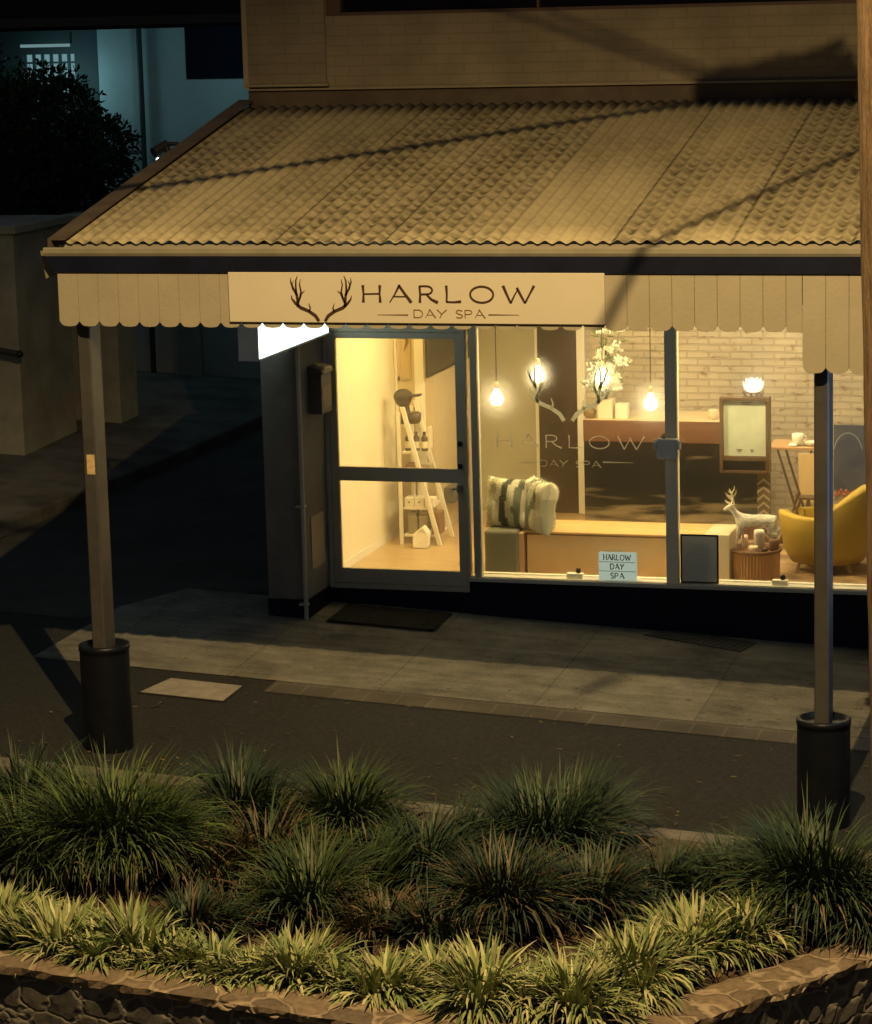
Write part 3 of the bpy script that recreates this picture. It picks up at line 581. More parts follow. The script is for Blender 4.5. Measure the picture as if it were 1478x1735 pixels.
# ================================================================= INSIDE THE SHOP
FZ=.031
m_wht=mat('white_paint',(.80,.77,.68),.5)
# ladder shelf leaning on the cream wall
LY0,LY1=1.47,2.0; 
LY1=1.90
lx=at(684,922,Y=LY0).x; fx0=at(745,925,Y=LY0).x; tz=at(672,690,Y=LY0).z
ls=thing('ladder_shelf',((lx+fx0)/2,(LY0+LY1)/2,FZ),'white ladder shelf of bottles and boxes seen through the glass door','shelf')
def frx(z): return fx0+(lx+.02-fx0)*(z-FZ)/(tz-FZ)
for yy in (LY0,LY1-.028):
    b=MB(); b.prism([(fx0-.02,yy,FZ),(fx0+.02,yy,FZ),(lx+.04,yy,tz),(lx,yy,tz)],(0,.028,0)); b.build('slanted_rail',m_wht,ls,.003)
    box('upright',lx-.035,lx-.003,yy,yy+.028,FZ,tz-.05,m_wht,ls,.003)
shz=[at(690,py,Y=LY0).z for py in (908,862,812,768,722)]
for z in shz:
    box('shelf',lx-.002,frx(z)-.022,LY0+.03,LY1-.03,z-.012,z+.008,m_wht,ls,.002)
m_amb=mat('dark_bottle',(.05,.03,.018),.3); m_gr=mat('grey_towel',(.30,.27,.2),.9); m_br=mat('brown_pack',(.22,.12,.06),.7); m_lb=mat('label_cream',(.75,.68,.5),.7)
def bottle(x,y,z,r,h,lab,col=m_amb,grp='bottles on the ladder shelf'):
    t=thing('bottle',(x,y,z),lab,'bottle',grp); b=MB(); b.lathe((x,y,z),[(r*.95,0),(r,.01),(r,h*.68),(r*.45,h*.8),(r*.42,h*.9)],14); b.build('flask',col,t)
    b=MB(); b.lathe((x,y,z+h*.9),[(r*.5,0),(r*.5,h*.1)],12); b.build('cap',m_blk,t)
    b=MB(); b.lathe((x,y,z+h*.15),[(r*1.02,0),(r*1.02,h*.35)],14); b.build('paper_label',m_lb,t)
z=shz[0]+.009
for i in range(2):
    t=MB(); x0=lx+.03+i*.10; t.box(x0,x0+.085,LY0+.05,LY0+.16,z,z+.17); t.box(x0+.005,x0+.08,LY0+.055,LY0+.155,z+.171,z+.20)
    tag(t.build('candle_box',m_gr,bevel=.012),['grey candle jar box nearest the wall on the lowest ladder shelf','grey candle jar box beside the brown pack on the lowest ladder shelf'][i],'box')
tag(MB().box(lx+.25,lx+.33,LY0+.05,LY0+.2,z,z+.2).build('gift_pack',m_br,bevel=.01),'brown gift pack behind the slanted rail on the lowest ladder shelf','pack')
for i in range(3): bottle(lx+.05+i*.09,LY0+.32,z,.03,.17,'dark bottle at the back of the lowest ladder shelf')
z=shz[1]+.009
for i in range(3):
    t=thing('drawer_box',(lx+.05+i*.09,LY0+.06,z),['small white drawer box nearest the wall on the second ladder shelf','middle small white drawer box on the second ladder shelf','small white drawer box by the slanted rail on the second ladder shelf'][i],'box','white drawer boxes on the ladder shelf')
    x0=lx+.01+i*.092; box('box_body',x0,x0+.086,LY0+.035,LY0+.15,z,z+.085,m_wht,t,.003)
    b=MB(); b.ball((x0+.043,LY0+.032,z+.045),.008,n=8,m=6); b.build('knob',m_amb,t)
z=shz[2]+.009
for i in range(2): t=MB(); x0=lx+.02+i*.13; t.box(x0,x0+.1,LY0+.05,LY0+.17,z,z+.12); tag(t.build('paper_box',[m_br,m_gr][i],bevel=.006),['brown paper box on the middle ladder shelf beside the wall','olive paper box on the middle ladder shelf behind the rail'][i],'box')
for i in range(2):
    b=MB(); b.lathe((lx+.06+i*.12,LY0+.045,z+.0),[(.0,0),(.025,.002),(.034,.04),(.028,.05)],14); tag(b.build('white_cup',m_wht),['white cup in front of the brown paper box on the ladder shelf','white cup in front of the olive paper box on the ladder shelf'][i],'cup')
z=shz[3]+.009
for i in range(3): bottle(lx+.04+i*.075,LY0+.1,z,.03,.17,'dark bottle on the fourth shelf of the white ladder shelf')
tag(MB().box(lx+.18,lx+.2,LY0+.2,LY0+.32,z,z+.19).build('picture_card',m_lb),'cream card standing between the bottles on the ladder shelf','card')
z=shz[4]+.009
tag(MB().lathe((lx+.09,LY0+.12,z),[(.05,0),(.065,.02),(.07,.09),(.05,.1)],16).build('candle_jar',mat('jar_dark',(.06,.045,.03),.3)),'dark candle jar under the black cap on top of the ladder shelf','jar')
q=at(683,675,Y=LY0+.1)
hat=thing('display_head',(q.x,LY0+.1,q.z-.08),'dark round head form wearing a black peaked cap on top of the ladder shelf','display head')
b=MB(); b.ball((q.x,LY0+.1,q.z),.078,n=18,m=12); b.lathe((q.x+.02,LY0+.1,z),[(.055,0),(.05,.03),(.035,q.z-z-.04)],14); b.build('head_form',mat('jar_dark',(.06,.045,.03),.3),hat)
b=MB(); b.ball((q.x+.0,LY0+.1,q.z+.018),.085,.085,.068,n=18,m=10); b.obox(Vector((q.x+.115,LY0+.09,q.z+.03)),.10,.09,.018,ry=-.1); b.build('cap',mat('cap_black',(.03,.026,.022),.7),hat,.004)
q=at(712,930,Z=FZ)
b=MB(); b.prism([(q.x-.07,q.y,FZ),(q.x+.065,q.y,FZ),(q.x+.075,q.y+.02,FZ+.13),(q.x+.02,q.y+.03,FZ+.19),(q.x-.03,q.y+.03,FZ+.15),(q.x-.075,q.y+.02,FZ+.12)],(0,.09,.01))
tag(b.build('paper_bag',mat('paper_white',(.8,.76,.66),.8),bevel=.012),'crumpled white paper bag on the floor below the ladder shelf','bag')
# ---- pendant bulbs
bulbm=emit('bulb_glow',(1,.62,.20),32.)
n=bulbm.node_tree.nodes; l=bulbm.node_tree.links; e_=[x for x in n if x.type=='EMISSION'][0]; lw=n.new('ShaderNodeLayerWeight'); lw.inputs[0].default_value=.35
cr=n.new('ShaderNodeValToRGB'); cr.color_ramp.elements[0].position=.05; cr.color_ramp.elements[0].color=(1,.8,.42,1); cr.color_ramp.elements[1].position=.6; cr.color_ramp.elements[1].color=(.05,.02,.003,1)
l.new(lw.outputs['Facing'],cr.inputs[0]); l.new(cr.outputs[0],e_.inputs[0])
def bulb(px,py,Y,lab,r=.062):
    c=at(px,py,Y=Y); t=thing('pendant_bulb',c,lab,'pendant light','bare pendant bulbs behind the window')
    b=MB(); b.lathe((c.x,c.y,c.z-r),[(.002,0),(r*.55,r*.16),(r*.88,r*.5),(r,r),(r*.9,r*1.45),(r*.6,r*1.85),(r*.36,r*2.25),(r*.3,r*2.5)],20); b.build('bulb',bulbm,t)
    b=MB(); b.lathe((c.x,c.y,c.z+r*1.5),[(r*.34,0),(r*.36,.01),(r*.36,.045),(r*.15,.06)],12); b.build('lamp_holder',mat('brass',(.5,.32,.12),.35,metal=.8),t)
    b=MB(); b.tube([(c.x,c.y,c.z+r*1.5+.06),(c.x,c.y,2.655)],.0045,6); b.build('cord',m_blk,t)
bulb(842,676,1.3,'glowing bare pendant bulb nearest the door, left of the antler decal')
bulb(912,637,.75,'glowing bare pendant bulb above the left decal antler')
bulb(1021,642,.75,'glowing bare pendant bulb in front of the white flowers')
bulb(1103,684,1.3,'glowing bare pendant bulb beside the window mullion')
# ---- reception counter with painted front
cy=2.15
q0=at(989,712,Y=cy); q1=at(1292,883,Y=cy)
ct=thing('reception_counter',((q0.x+q1.x)/2,cy+.3,FZ),'reception counter with red brown top board and dark seascape front','counter')
zr_=at(1000,747,Y=cy).z; ztop=at(1000,711,Y=cy).z; 
m_red=mat('red_cedar',(.13,.058,.033),.5,var=.25,vscale=3,stretch=(.6,1,6))
box('top_board',q0.x,q1.x-.05,cy-.02,cy,zr_,ztop,m_red,ct,.003)
box('counter_top',q0.x,q1.x-.05,cy+.001,cy+.6,ztop-.04,ztop,mat('counter_cream',(.62,.5,.32),.4),ct,.004)
m_sea=mat('seascape_panel',(.02,.018,.016),.45,spec=.25); n,l,b=N(m_sea)
tc=n.new('ShaderNodeTexCoord'); mp=n.new('ShaderNodeMapping'); mp.inputs['Scale'].default_value=(1.1,1,9); l.new(tc.outputs['Object'],mp.inputs[0])
t=n.new('ShaderNodeTexNoise'); t.inputs['Scale'].default_value=1.6; t.inputs['Detail'].default_value=5; l.new(mp.outputs[0],t.inputs['Vector'])
s=n.new('ShaderNodeSeparateXYZ'); l.new(tc.outputs['Object'],s.inputs[0])
mr=n.new('ShaderNodeMapRange'); mr.inputs[1].default_value=.36; mr.inputs[2].default_value=.02; mr.inputs[3].default_value=-.12; mr.inputs[4].default_value=.16; l.new(s.outputs[2],mr.inputs[0])
ad=n.new('ShaderNodeMath'); ad.operation='ADD'; l.new(t.outputs[0],ad.inputs[0]); l.new(mr.outputs[0],ad.inputs[1])
cr=n.new('ShaderNodeValToRGB'); cr.color_ramp.elements[0].position=.52; cr.color_ramp.elements[0].color=(.013,.0145,.016,1); cr.color_ramp.elements[1].position=.66; cr.color_ramp.elements[1].color=(.20,.165,.11,1)
l.new(ad.outputs[0],cr.inputs[0]); l.new(cr.outputs[0],b.inputs['Base Color'])
box('painted_front',q0.x,q1.x,cy,cy+.02,at(1000,884,Y=cy).z,zr_-.002,m_sea,ct)
box('plinth',q0.x,q1.x,cy+.01,cy+.56,FZ,at(1000,884,Y=cy).z-.001,m_red,ct)
box('counter_body',q0.x+.02,q1.x-.07,cy+.021,cy+.58,at(1000,884,Y=cy).z,ztop-.041,MATS['olive_wall'],ct)
# things on the counter
def boxthing(px0,px1,py0,py1,Y,dep,m,name,lab,cat,bev=.004,rz=0):
    a=at(px0,py0,Y=Y); c=at(px1,py1,Y=Y); o=MB().box(a.x,c.x,Y,Y+dep,c.z,a.z).build(name,m,bevel=bev); return tag(o,lab,cat)
zc=ztop+.002
def on_counter(px0,px1,h,Y,dep,m,name,lab,cat,bev=.004):
    a=at(px0,706,Y=Y); c=at(px1,706,Y=Y); return tag(MB().box(a.x,c.x,Y,Y+dep,zc,zc+h).build(name,m,bevel=bev),lab,cat)
on_counter(1013,1038,.17,cy+.05,.13,mat('vase_cream',(.78,.70,.55),.5),'square_vase','square cream vase holding the white flowers on the counter','vase')
on_counter(1043,1063,.135,cy+.05,.1,m_wht,'white_box','small bright white box beside the square vase on the counter','box')
q=at(1000,706,Y=cy+.1); b=MB(); b.lathe((q.x,q.y,zc),[(.03,0),(.055,.02),(.06,.06),(.045,.08)],14); tag(b.build('bowl',mat('bowl_brown',(.2,.13,.06),.4)),'small brown bowl left of the square vase on the counter','bowl')
q=at(1209,706,Y=cy+.15); b=MB(); b.lathe((q.x,q.y,zc),[(.03,0),(.045,.02),(.05,.07),(.045,.085)],14); tag(b.build('glass_votive',mat('votive_pink',(.8,.6,.45),.3)),'pale pink votive on the counter left of the framed board','candle holder')
q=at(1026,706,Y=cy+.11); fv=Vector((q.x,q.y,zc+.17))
fl=thing('flower_arrangement',fv,'tall arrangement of white flowers and green leaves in the square vase','flowers')
random.seed(3)
st=MB(); lf=MB(); pt_=MB()
tips=[]
for i in range(34):
    px=random.gauss(1030,17); py=random.uniform(556,665); tp=at(px,py,Y=cy+.11+random.uniform(-.12,.1)); tips.append(tp)
    mid=fv.lerp(tp,.5)+Vector((random.uniform(-.02,.02),0,.03)); st.tube([fv+Vector((random.uniform(-.03,.03),0,-.05)),mid,tp],.003,5)
def petal(b,c,d,L_,w_,sm=False):
    d=d.normalized(); s_=d.orthogonal().normalized(); s_.rotate(Matrix.Rotation(random.uniform(0,6.28),3,d)); u=d.cross(s_)
    b.add([c,c+d*L_*.5+s_*w_*.5+u*w_*.15,c+d*L_,c+d*L_*.5-s_*w_*.5+u*w_*.15],[(0,1,2,3)])
def rv(): return Vector((random.gauss(0,1),random.gauss(0,1),random.gauss(0,1))).normalized()
for i,tp in enumerate(tips):
    if i%5<2:
        for k_ in range(16): petal(pt_,tp,rv(),random.uniform(.035,.055),.03)
    elif i%5==2:
        for k_ in range(9): c=tp+rv()*.035; pt_.ball(c,.012,n=6,m=4)
    for k_ in range(5): petal(lf,fv.lerp(tp,random.uniform(.4,1)),rv()+Vector((0,0,.5)),random.uniform(.07,.14),.022)
for (px,py) in ((1040,590),(1050,610),(1032,560),(1045,640),(1018,600),(1035,625),(1046,655),(1022,655),(1058,615)):
    c=at(px,py,Y=cy+.03)
    for k_ in range(26): petal(pt_,c,rv(),random.uniform(.04,.07),.035)
st.build('stems',mat('stem_green',(.08,.13,.04),.6),fl); lf.build('leaves',mat('leaf_green',(.13,.19,.05),.6),fl); pt_.build('petals',mat('petal_white',(.85,.85,.74),.6),fl)
# ---- framed price board on a herringbone stand, with the lotus lamp on top
yb=.95
a=at(1219,673,Y=yb); c=at(1304,803,Y=yb)
fb=thing('framed_price_board',((a.x+c.x)/2,yb+.05,FZ),'brown framed board with pale sheet on a herringbone patterned stand','notice board')
m_bf=mat('board_frame',(.10,.055,.028),.45,var=.2,vscale=8)
u=MB(); th=.03
u.box(a.x,c.x,yb,yb+.11,a.z-.028,a.z); u.box(a.x,a.x+th,yb,yb+.11,c.z,a.z-.028); u.box(c.x-th,c.x,yb,yb+.11,c.z,a.z-.028); u.box(a.x+th,c.x-th,yb,yb+.11,c.z,c.z+.02)
zk=at(1250,773,Y=yb).z; zk2=at(1250,781,Y=yb).z; u.box(a.x+th,c.x-th,yb+.005,yb+.11,zk2,zk); u.build('frame',m_bf,fb,.003)
box('sheet',a.x+th,c.x-th,yb+.03,yb+.05,zk,a.z-.028,mat('board_sheet',(.55,.62,.54),.5,var=.25,vscale=2.2),fb)
box('lower_panel',a.x+th,c.x-th,yb+.03,yb+.05,c.z+.02,zk2,mat('board_dark',(.012,.012,.02),.4),fb)
u=MB(); 
for i in range(7):
    zz=a.z-.05-i*.004; 
for (fx_,fz_,wd) in ((.42,.955,.09),(.3,.10,.05),(.62,.10,.03)):
    xx=a.x+th+(c.x-a.x-2*th)*fx_; zz=zk+(a.z-.028-zk)*fz_; u.box(xx,xx+wd,yb+.027,yb+.0295,zz,zz+.008); u.box(xx+.01,xx+wd*.8,yb+.027,yb+.0295,zz-.014,zz-.008)
u.build('sheet_lines',mat('ink_grey',(.12,.12,.1),.7),fb)
hb=MB(); s0=at(1284,800,Y=yb+.08).x; s1=at(1306,800,Y=yb+.08).x; hb.box(s0,s1,yb+.06,yb+.10,FZ,c.z); hb.build('stand',mat('stand_brown',(.13,.095,.055),.6),fb)
hs=MB(); z=FZ+.03
while z<c.z-.08:
    xm=(s0+s1)/2; hs.prism([(s0,yb+.0595,z),(xm,yb+.0595,z+.045),(s1,yb+.0595,z),(s1,yb+.0595,z+.022),(xm,yb+.0595,z+.067),(s0,yb+.0595,z+.022)],(0,-.004,0)); z+=.066
hs.build('herringbone_strips',mat('strip_pale',(.38,.32,.22),.6),fb)
ll=thing('lotus_lamp',((a.x+c.x)/2+.05,yb+.055,a.z),'glowing white lotus shaped lamp on wooden feet above the framed board','lamp')
c0=at(1277,664,Y=yb+.055); lc=Vector((c0.x,c0.y,a.z+.035))
u=MB()
for d_ in (-.075,-.02,.03,.07): u.obox(Vector((lc.x+d_,lc.y,a.z+.02)),.012,.03,.055,ry=d_*7)
u.box(lc.x-.07,lc.x+.06,lc.y-.02,lc.y+.02,a.z+.03,a.z+.038); u.build('wooden_feet',mat('teak',(.16,.09,.04),.6),ll)
u=MB(); random.seed(5)
for ring,(n_,tilt,R_,L_) in enumerate(((8,1.05,.03,.105),(8,.6,.025,.12),(6,.25,.012,.12))):
    for i in range(n_):
        ang=2*math.pi*(i+.5*ring)/n_+random.uniform(-.1,.1); rd=Vector((math.cos(ang),math.sin(ang),0)); sd=Vector((-math.sin(ang),math.cos(ang),0))
        rows=[]; 
        for j_ in range(5):
            t=j_/4; tl=tilt*(1-.5*t); p=lc+rd*(R_+L_*t*math.sin(tl))+Vector((0,0,L_*t*math.cos(tl)+.005)); wd=.034*math.sin(math.pi*(.18+.80*t))+.003
            rows.append((p-sd*wd+rd*.006,p-rd*.004*0,p+sd*wd+rd*.006))
        v=[x for r_ in rows for x in r_]; f_=[]
        for j_ in range(4):
            for k_ in range(2): q_=j_*3+k_; f_.append((q_,q_+1,q_+4,q_+3))
        u.add(v,f_,True)
u.build('petals',emit('lotus_glow',(1,.86,.62),1.9),ll)
# ---- window bench, box and cushions
BY=.38
x0=at(893,905,Y=BY).x; x1=at(1190,905,Y=BY).x; 
wb=thing('window_bench',((x0+x1)/2,.4,FZ),'low timber bench with orange seat running behind the shop window','bench')
m_or=mat('bench_orange',(.56,.38,.17),.4,var=.15,vscale=2.5,stretch=(.7,4,1)); m_bt=mat('bench_tan',(.80,.60,.34),.6,var=.08)
zs=at(1000,905,Y=BY-.02).z
box('seat',x0-.02,x1+.02,BY-.03,BY+.5,zs-.012,zs+.012,m_or,wb,.004); box('front_panel',x0,x1,BY,BY+.025,FZ,zs-.013,m_bt,wb); box('bench_end',x0,x0+.03,BY+.026,BY+.48,FZ,zs-.013,m_bt,wb)
box('dark_edge',x0-.02,x1+.02,BY-.035,BY-.0305,zs-.016,zs-.004,mat('edge_brown',(.12,.05,.02),.5),wb)
x2=at(1237,905,Y=BY).x
tag(MB().box(x1+.024,x2,BY-.04,BY+.42,FZ,zs+.03).build('cream_cabinet',mat('cabinet_cream',(.62,.56,.42),.6),bevel=.006),'low cream cabinet at the right end of the orange bench behind the framed certificate','cabinet')
xx0=at(820,900,Y=.30).x; xx1=at(876,900,Y=.30).x
gb=thing('grey_plinth',((xx0+xx1)/2,.4,FZ),'grey green upholstered block carrying the striped cushions in the window corner','ottoman')
zp=at(850,900,Y=.30).z
box('block',xx0,xx1,.30,.74,FZ,zp,mat('block_grey',(.17,.18,.14),.85,var=.1,bump=.3,bscale=150),gb,.02)
box('end_panel',xx1+.002,x0-.022,.34,.74,FZ,zp-.02,mat('panel_pink',(.62,.42,.28),.7),gb,.004)
def cushion(cx,cy_,z,w_,h_,t_,rz,tilt,lab,phase):
    b=MB(); n_=22; stripe=[(.72,.70,.56),(.45,.46,.36),(.70,.68,.55),(.07,.08,.07),(.62,.62,.50),(.20,.22,.17),(.74,.72,.6)]
    M=Matrix.Translation((cx,cy_,z))@Matrix.Rotation(rz,4,'Z')@Matrix.Rotation(tilt,4,'X')
    for side in(-1,1):
        v=[]
        for i in range(n_+1):
            for j_ in range(n_+1):
                u_=i/n_*2-1; w2=j_/n_*2-1
                pin=1-.10*(1-abs(u_)**2)*(abs(w2)**6); pin2=1-.10*(1-abs(w2)**2)*(abs(u_)**6)
                th_=t_*((1-u_**4)*(1-w2**4))**.55*(1+.16*math.sin(5*u_+3*w2+phase)+.1*math.sin(9*u_*w2+2*phase))
                v.append(M@Vector((u_*w_/2*pin2,side*th_/2,(w2*h_/2*pin)+h_/2)))
        for i in range(n_):
            for j_ in range(n_):
                k_=i*(n_+1)+j_; c_=stripe[int((i/n_*1.0+.05*math.sin(j_*.16+phase)+phase*.13)*6.9)%7]
                b.add([v[k_],v[k_+n_+1],v[k_+n_+2],v[k_+1]] if side<0 else [v[k_],v[k_+1],v[k_+n_+2],v[k_+n_+1]],[(0,1,2,3)],True,c_)
    fur=[]
    for fi in range(len(b.f)):
        f_=b.f[fi]; P=[Vector(b.v[k_]) for k_ in f_]; nn=(P[1]-P[0]).cross(P[3]-P[0]); 
        if nn.length<1e-8: continue
        nn.normalize(); fur.append((P,nn,b.t[fi]))
    for _ in range(5):
        for P,nn,tc__ in fur:
            p=P[0].lerp(P[1],random.random()).lerp(P[3].lerp(P[2],random.random()),random.random()); d=(nn+rv()*.8).normalized()*random.uniform(.008,.018); sd_=d.cross(rv()).normalized()*.003; g=random.uniform(.6,1.25)
            b.add([p-sd_,p+sd_,p+d],[(0,1,2)],False,tuple(min(.9,x*g) for x in tc__))
    o=b.build('striped_cushion',mat('cushion_fabric',(1,1,1),.95,tint=True,bump=.5,bscale=120)); return tag(o,lab,'cushion')
cxl=at(862,900,Y=.48); cxr=at(905,905,Y=.44)
cushion(cxl.x-.0,.50,zp-.02,.44,.44,.19,-.22,-.14,'striped cushion leaning at the left, cream and grey bands',0.3)
cushion(cxr.x+.03,.46,zp-.04,.42,.46,.20,-.95,-.10,'striped cushion on the right, its pale edge turned to the window',1.9)
# ---- window ledge with light box and small things
box('window_ledge',.66,XR-.21,.1205,.165,FZ,.098,MATS['white_trim'],shop,.003)
zl_=.089
def small_lightbox():
    a=at(1014,936,Y=.03); c=at(1078,980,Y=.03)
    t=thing('letter_light_box',((a.x+c.x)/2,.06,zl_),'small pale letter box reading HARLOW DAY SPA standing on the window sill','light box')
    box('case',a.x,c.x,.035,.075,zl_,a.z,emit('case_lit',(.62,.72,.58),.62),t,.004); H=a.z-zl_
    u=MB()
    for k_ in (1,2): u.box(a.x+.004,c.x-.004,.0325,.0348,zl_+H*k_/3-.003,zl_+H*k_/3+.001)
    u.build('row_rail',MATS['ink_grey'],t)
    u=MB()
    for k_,tx in enumerate(('HARLOW','DAY','SPA')):
        W_=(c.x-a.x)*(.72 if k_==0 else .36); h_=H/3*.60; write(u,tx,(a.x+c.x)/2-W_/2,zl_+H*(2-k_)/3+H*.065,h_,.0345,-.002,width=W_,gap=.30,wid=1.5)
    u.build('letters',m_blk,t)
small_lightbox()
def cardholder(px0,px1,py,lab):
    a=at(px0,py,Y=.06); c=at(px1,py,Y=.06); t=thing('card_holder',((a.x+c.x)/2,.07,zl_),lab,'card holder')
    box('base',a.x,c.x,.04,.10,zl_,zl_+.042,m_wht,t,.004); u=MB(); u.ball((c.x-.04,.07,zl_+.062),.024,.02,.026,n=12,m=8); u.build('ornament',m_blk,t)
cardholder(961,988,975,'small white holder with black ball left of the letter box on the sill')
cardholder(1309,1335,978,'small white holder with black ball on the sill below the chair leg')
a=at(1153,905,Y=-.0); a=at(1153,905,Y=.03); c=at(1218,985,Y=.03)
ce=thing('framed_certificate',((a.x+c.x)/2,.04,zl_),'black framed certificate of blue grey paper standing right of the mullion','certificate')
u=MB(); t_=.013; u.box(a.x,c.x,.03,.045,a.z-t_,a.z); u.box(a.x,c.x,.03,.045,zl_,zl_+t_); u.box(a.x,a.x+t_,.03,.045,zl_+t_,a.z-t_); u.box(c.x-t_,c.x,.03,.045,zl_+t_,a.z-t_); u.build('frame',m_blk,ce)
box('paper',a.x+t_,c.x-t_,.034,.043,zl_+t_,a.z-t_,mat('paper_blue',(.82,.84,.80),.6,var=.08),ce)
u=MB(); random.seed(11); xm=(a.x+c.x)/2+.01
for i in range(11):
    zz=zl_+.05+i*.024+(.02 if i>6 else 0); hw=random.uniform(.03,.075); x=xm-hw
    while x<xm+hw: L_=random.uniform(.008,.02); u.box(x,min(x+L_,xm+hw),.0325,.0338,zz,zz+.005); x+=L_+.006
u.build('print_lines',mat('ink_pale',(.62,.68,.70),.7),ce)
# ---- rattan drum table with deer
ty=.52; tc_=at(1281,930,Y=ty); ztb=tc_.z; r=.215
rt=thing('rattan_table',(tc_.x,ty,FZ),'round rattan drum table with a dark tray rim holding the deer','side table')
m_rat=mat('rattan',(.55,.33,.17),.75,var=.2,vscale=14,stretch=(1,1,.2),bump=.4,bscale=60)
u=MB(); 
for i in range(46):
    t=2*math.pi*i/46; u.tube([(tc_.x+.185*math.cos(t),ty+.185*math.sin(t),FZ+.02),(tc_.x+.19*math.cos(t+.02),ty+.19*math.sin(t+.02),ztb-.02)],.011,6)
u.lathe((tc_.x,ty,FZ),[(.19,0),(.195,.02),(.18,.025)],30); u.build('woven_drum',m_rat,rt)
u=MB(); u.lathe((tc_.x,ty,ztb-.02),[(r*.9,0),(r,.008),(r*1.02,.03),(r*.97,.034),(r*.95,.016)],36); u.build('tray',mat('tray_dark',(.16,.08,.04),.45),rt)
ztt=ztb-.002
# deer figurine (one continuous skinned body)
def skin(name,pts,edges,m,parent,loc,sub=2):
    me=bpy.data.meshes.new(name); me.from_pydata([Vector(p[:3]) for p in pts],edges,[]); me.materials.append(m)
    o=bpy.data.objects.new(name,me); COL.objects.link(o); o.location=loc; o.parent=parent
    if not me.skin_vertices: me.attributes.new if False else None
    sk_=o.modifiers.new('skin','SKIN'); sk_.use_smooth_shade=True
    lay=me.skin_vertices[0] if me.skin_vertices else None
    if lay is None:
        bpy.context.view_layer.objects.active=o; 
    for i,p in enumerate(pts):
        me.skin_vertices[0].data[i].radius=(p[3],p[4] if len(p)>4 else p[3])
    me.skin_vertices[0].data[0].use_root=True
    s_=o.modifiers.new('subdivision','SUBSURF'); s_.levels=sub; s_.render_levels=sub; return o
dl=at(1246,925,Y=ty-.02)
dr=thing('deer_figurine',(tc_.x-.03,ty-.02,ztt),'silver stag figurine standing on the round rattan table facing left','figurine')
S_=1.0
# local: x right (rump), z up; total ~.48 tall with antlers, standing facing -x
P_=[(.14,0,.235,.047),(.07,0,.232,.045),(0,0,.222,.047),(-.07,0,.232,.046),(-.105,0,.262,.032),(-.135,0,.305,.022),(-.155,0,.335,.021),(-.185,0,.325,.016),(-.212,0,.308,.010), #8
    (.165,.028,.20,.032),(.172,.03,.14,.018),(.19,.03,.095,.010),(.178,.03,.05,.008),(.178,.03,.008,.010), #13
    (.150,-.028,.20,.032),(.140,-.03,.14,.018),(.158,-.03,.095,.010),(.140,-.03,.05,.008),(.138,-.03,.008,.010), #18
    (-.075,.026,.19,.026),(-.07,.027,.13,.014),(-.062,.027,.085,.009),(-.06,.027,.04,.007),(-.06,.027,.008,.009), #23
    (-.095,-.026,.19,.026),(-.105,-.027,.13,.014),(-.112,-.027,.085,.009),(-.122,-.027,.04,.007),(-.126,-.027,.008,.009), #28
    (.185,0,.245,.016),(.198,0,.215,.008), (-.140,.028,.352,.010),(-.125,.048,.362,.005),(-.140,-.028,.352,.010),(-.125,-.048,.362,.005)]
E_=[(0,1),(1,2),(2,3),(3,4),(4,5),(5,6),(6,7),(7,8),(0,9),(9,10),(10,11),(11,12),(12,13),(0,14),(14,15),(15,16),(16,17),(17,18),(3,19),(19,20),(20,21),(21,22),(22,23),(3,24),(24,25),(25,26),(26,27),(27,28),(0,29),(29,30),(6,31),(31,32),(6,33),(33,34)]
m_deer=mat('deer_silver',(.72,.71,.66),.4,metal=.2,var=.35,vscale=28,bump=.6,bscale=70)
dob=skin('body',P_,E_,m_deer,dr,(0,0,0)); dob.rotation_euler=(0,0,.25)
u=MB()
for sgn in(-1,1):
    o_=Vector((-.150,.012*sgn,.352)); pth=[o_,o_+Vector((.012,.03*sgn,.035)),o_+Vector((.006,.06*sgn,.07)),o_+Vector((-.012,.07*sgn,.105))]
    u.tube(pth,[.007,.006,.005,.002],7)
    u.tube([pth[1],pth[1]+Vector((-.035,.012*sgn,.022)),pth[1]+Vector((-.055,.012*sgn,.045))],[.005,.004,.0015],6)
    u.tube([pth[2],pth[2]+Vector((.02,.015*sgn,.03)),pth[2]+Vector((.022,.015*sgn,.055))],[.005,.004,.0015],6)
    u.tube([o_,o_+Vector((-.03,.02*sgn,.012)),o_+Vector((-.05,.02*sgn,.03))],[.005,.004,.0015],6)
    u.tube([pth[2],pth[2]+Vector((-.028,.01*sgn,.018))],[.004,.0015],6)
M_=Matrix.Translation(dr.location)@Matrix.Rotation(.25,4,'Z'); u.v=[tuple(M_@Vector(p)) for p in u.v]
u.build('antlers',mat('antler_cream',(.66,.60,.42),.5),dr)
dr.scale=(1.08,1.08,1.08)
random.seed(21)
def votive(px,dy,rr,hh,col,lab):
    q=at(px,930,Y=ty+dy); u=MB(); u.lathe((q.x,ty+dy,ztt),[(rr*.8,0),(rr,.01),(rr*1.03,hh*.8),(rr*.9,hh),(rr*.5,hh*.93)],14); return tag(u.build('table_candle',col),lab,'candle')
votive(1277,-.12,.038,.05,mat('votive_cream',(.75,.64,.5),.5),'low cream candle at the front of the rattan table')
votive(1296,-.13,.028,.04,mat('jar_dark',(.06,.045,.03),.3),'little dark candle beside the cream one on the rattan table')
votive(1312,-.03,.04,.10,mat('cone_brown',(.20,.11,.07),.6),'brown cone candle at the right of the rattan table')
votive(1287,.1,.045,.14,m_wht,'tall white candle behind the deer on the rattan table')
votive(1262,.12,.03,.09,mat('votive_pink',(.8,.6,.45),.3),'pink candle behind the legs of the deer on the rattan table')
b=MB(); qq=at(1310,905,Y=ty+.03)
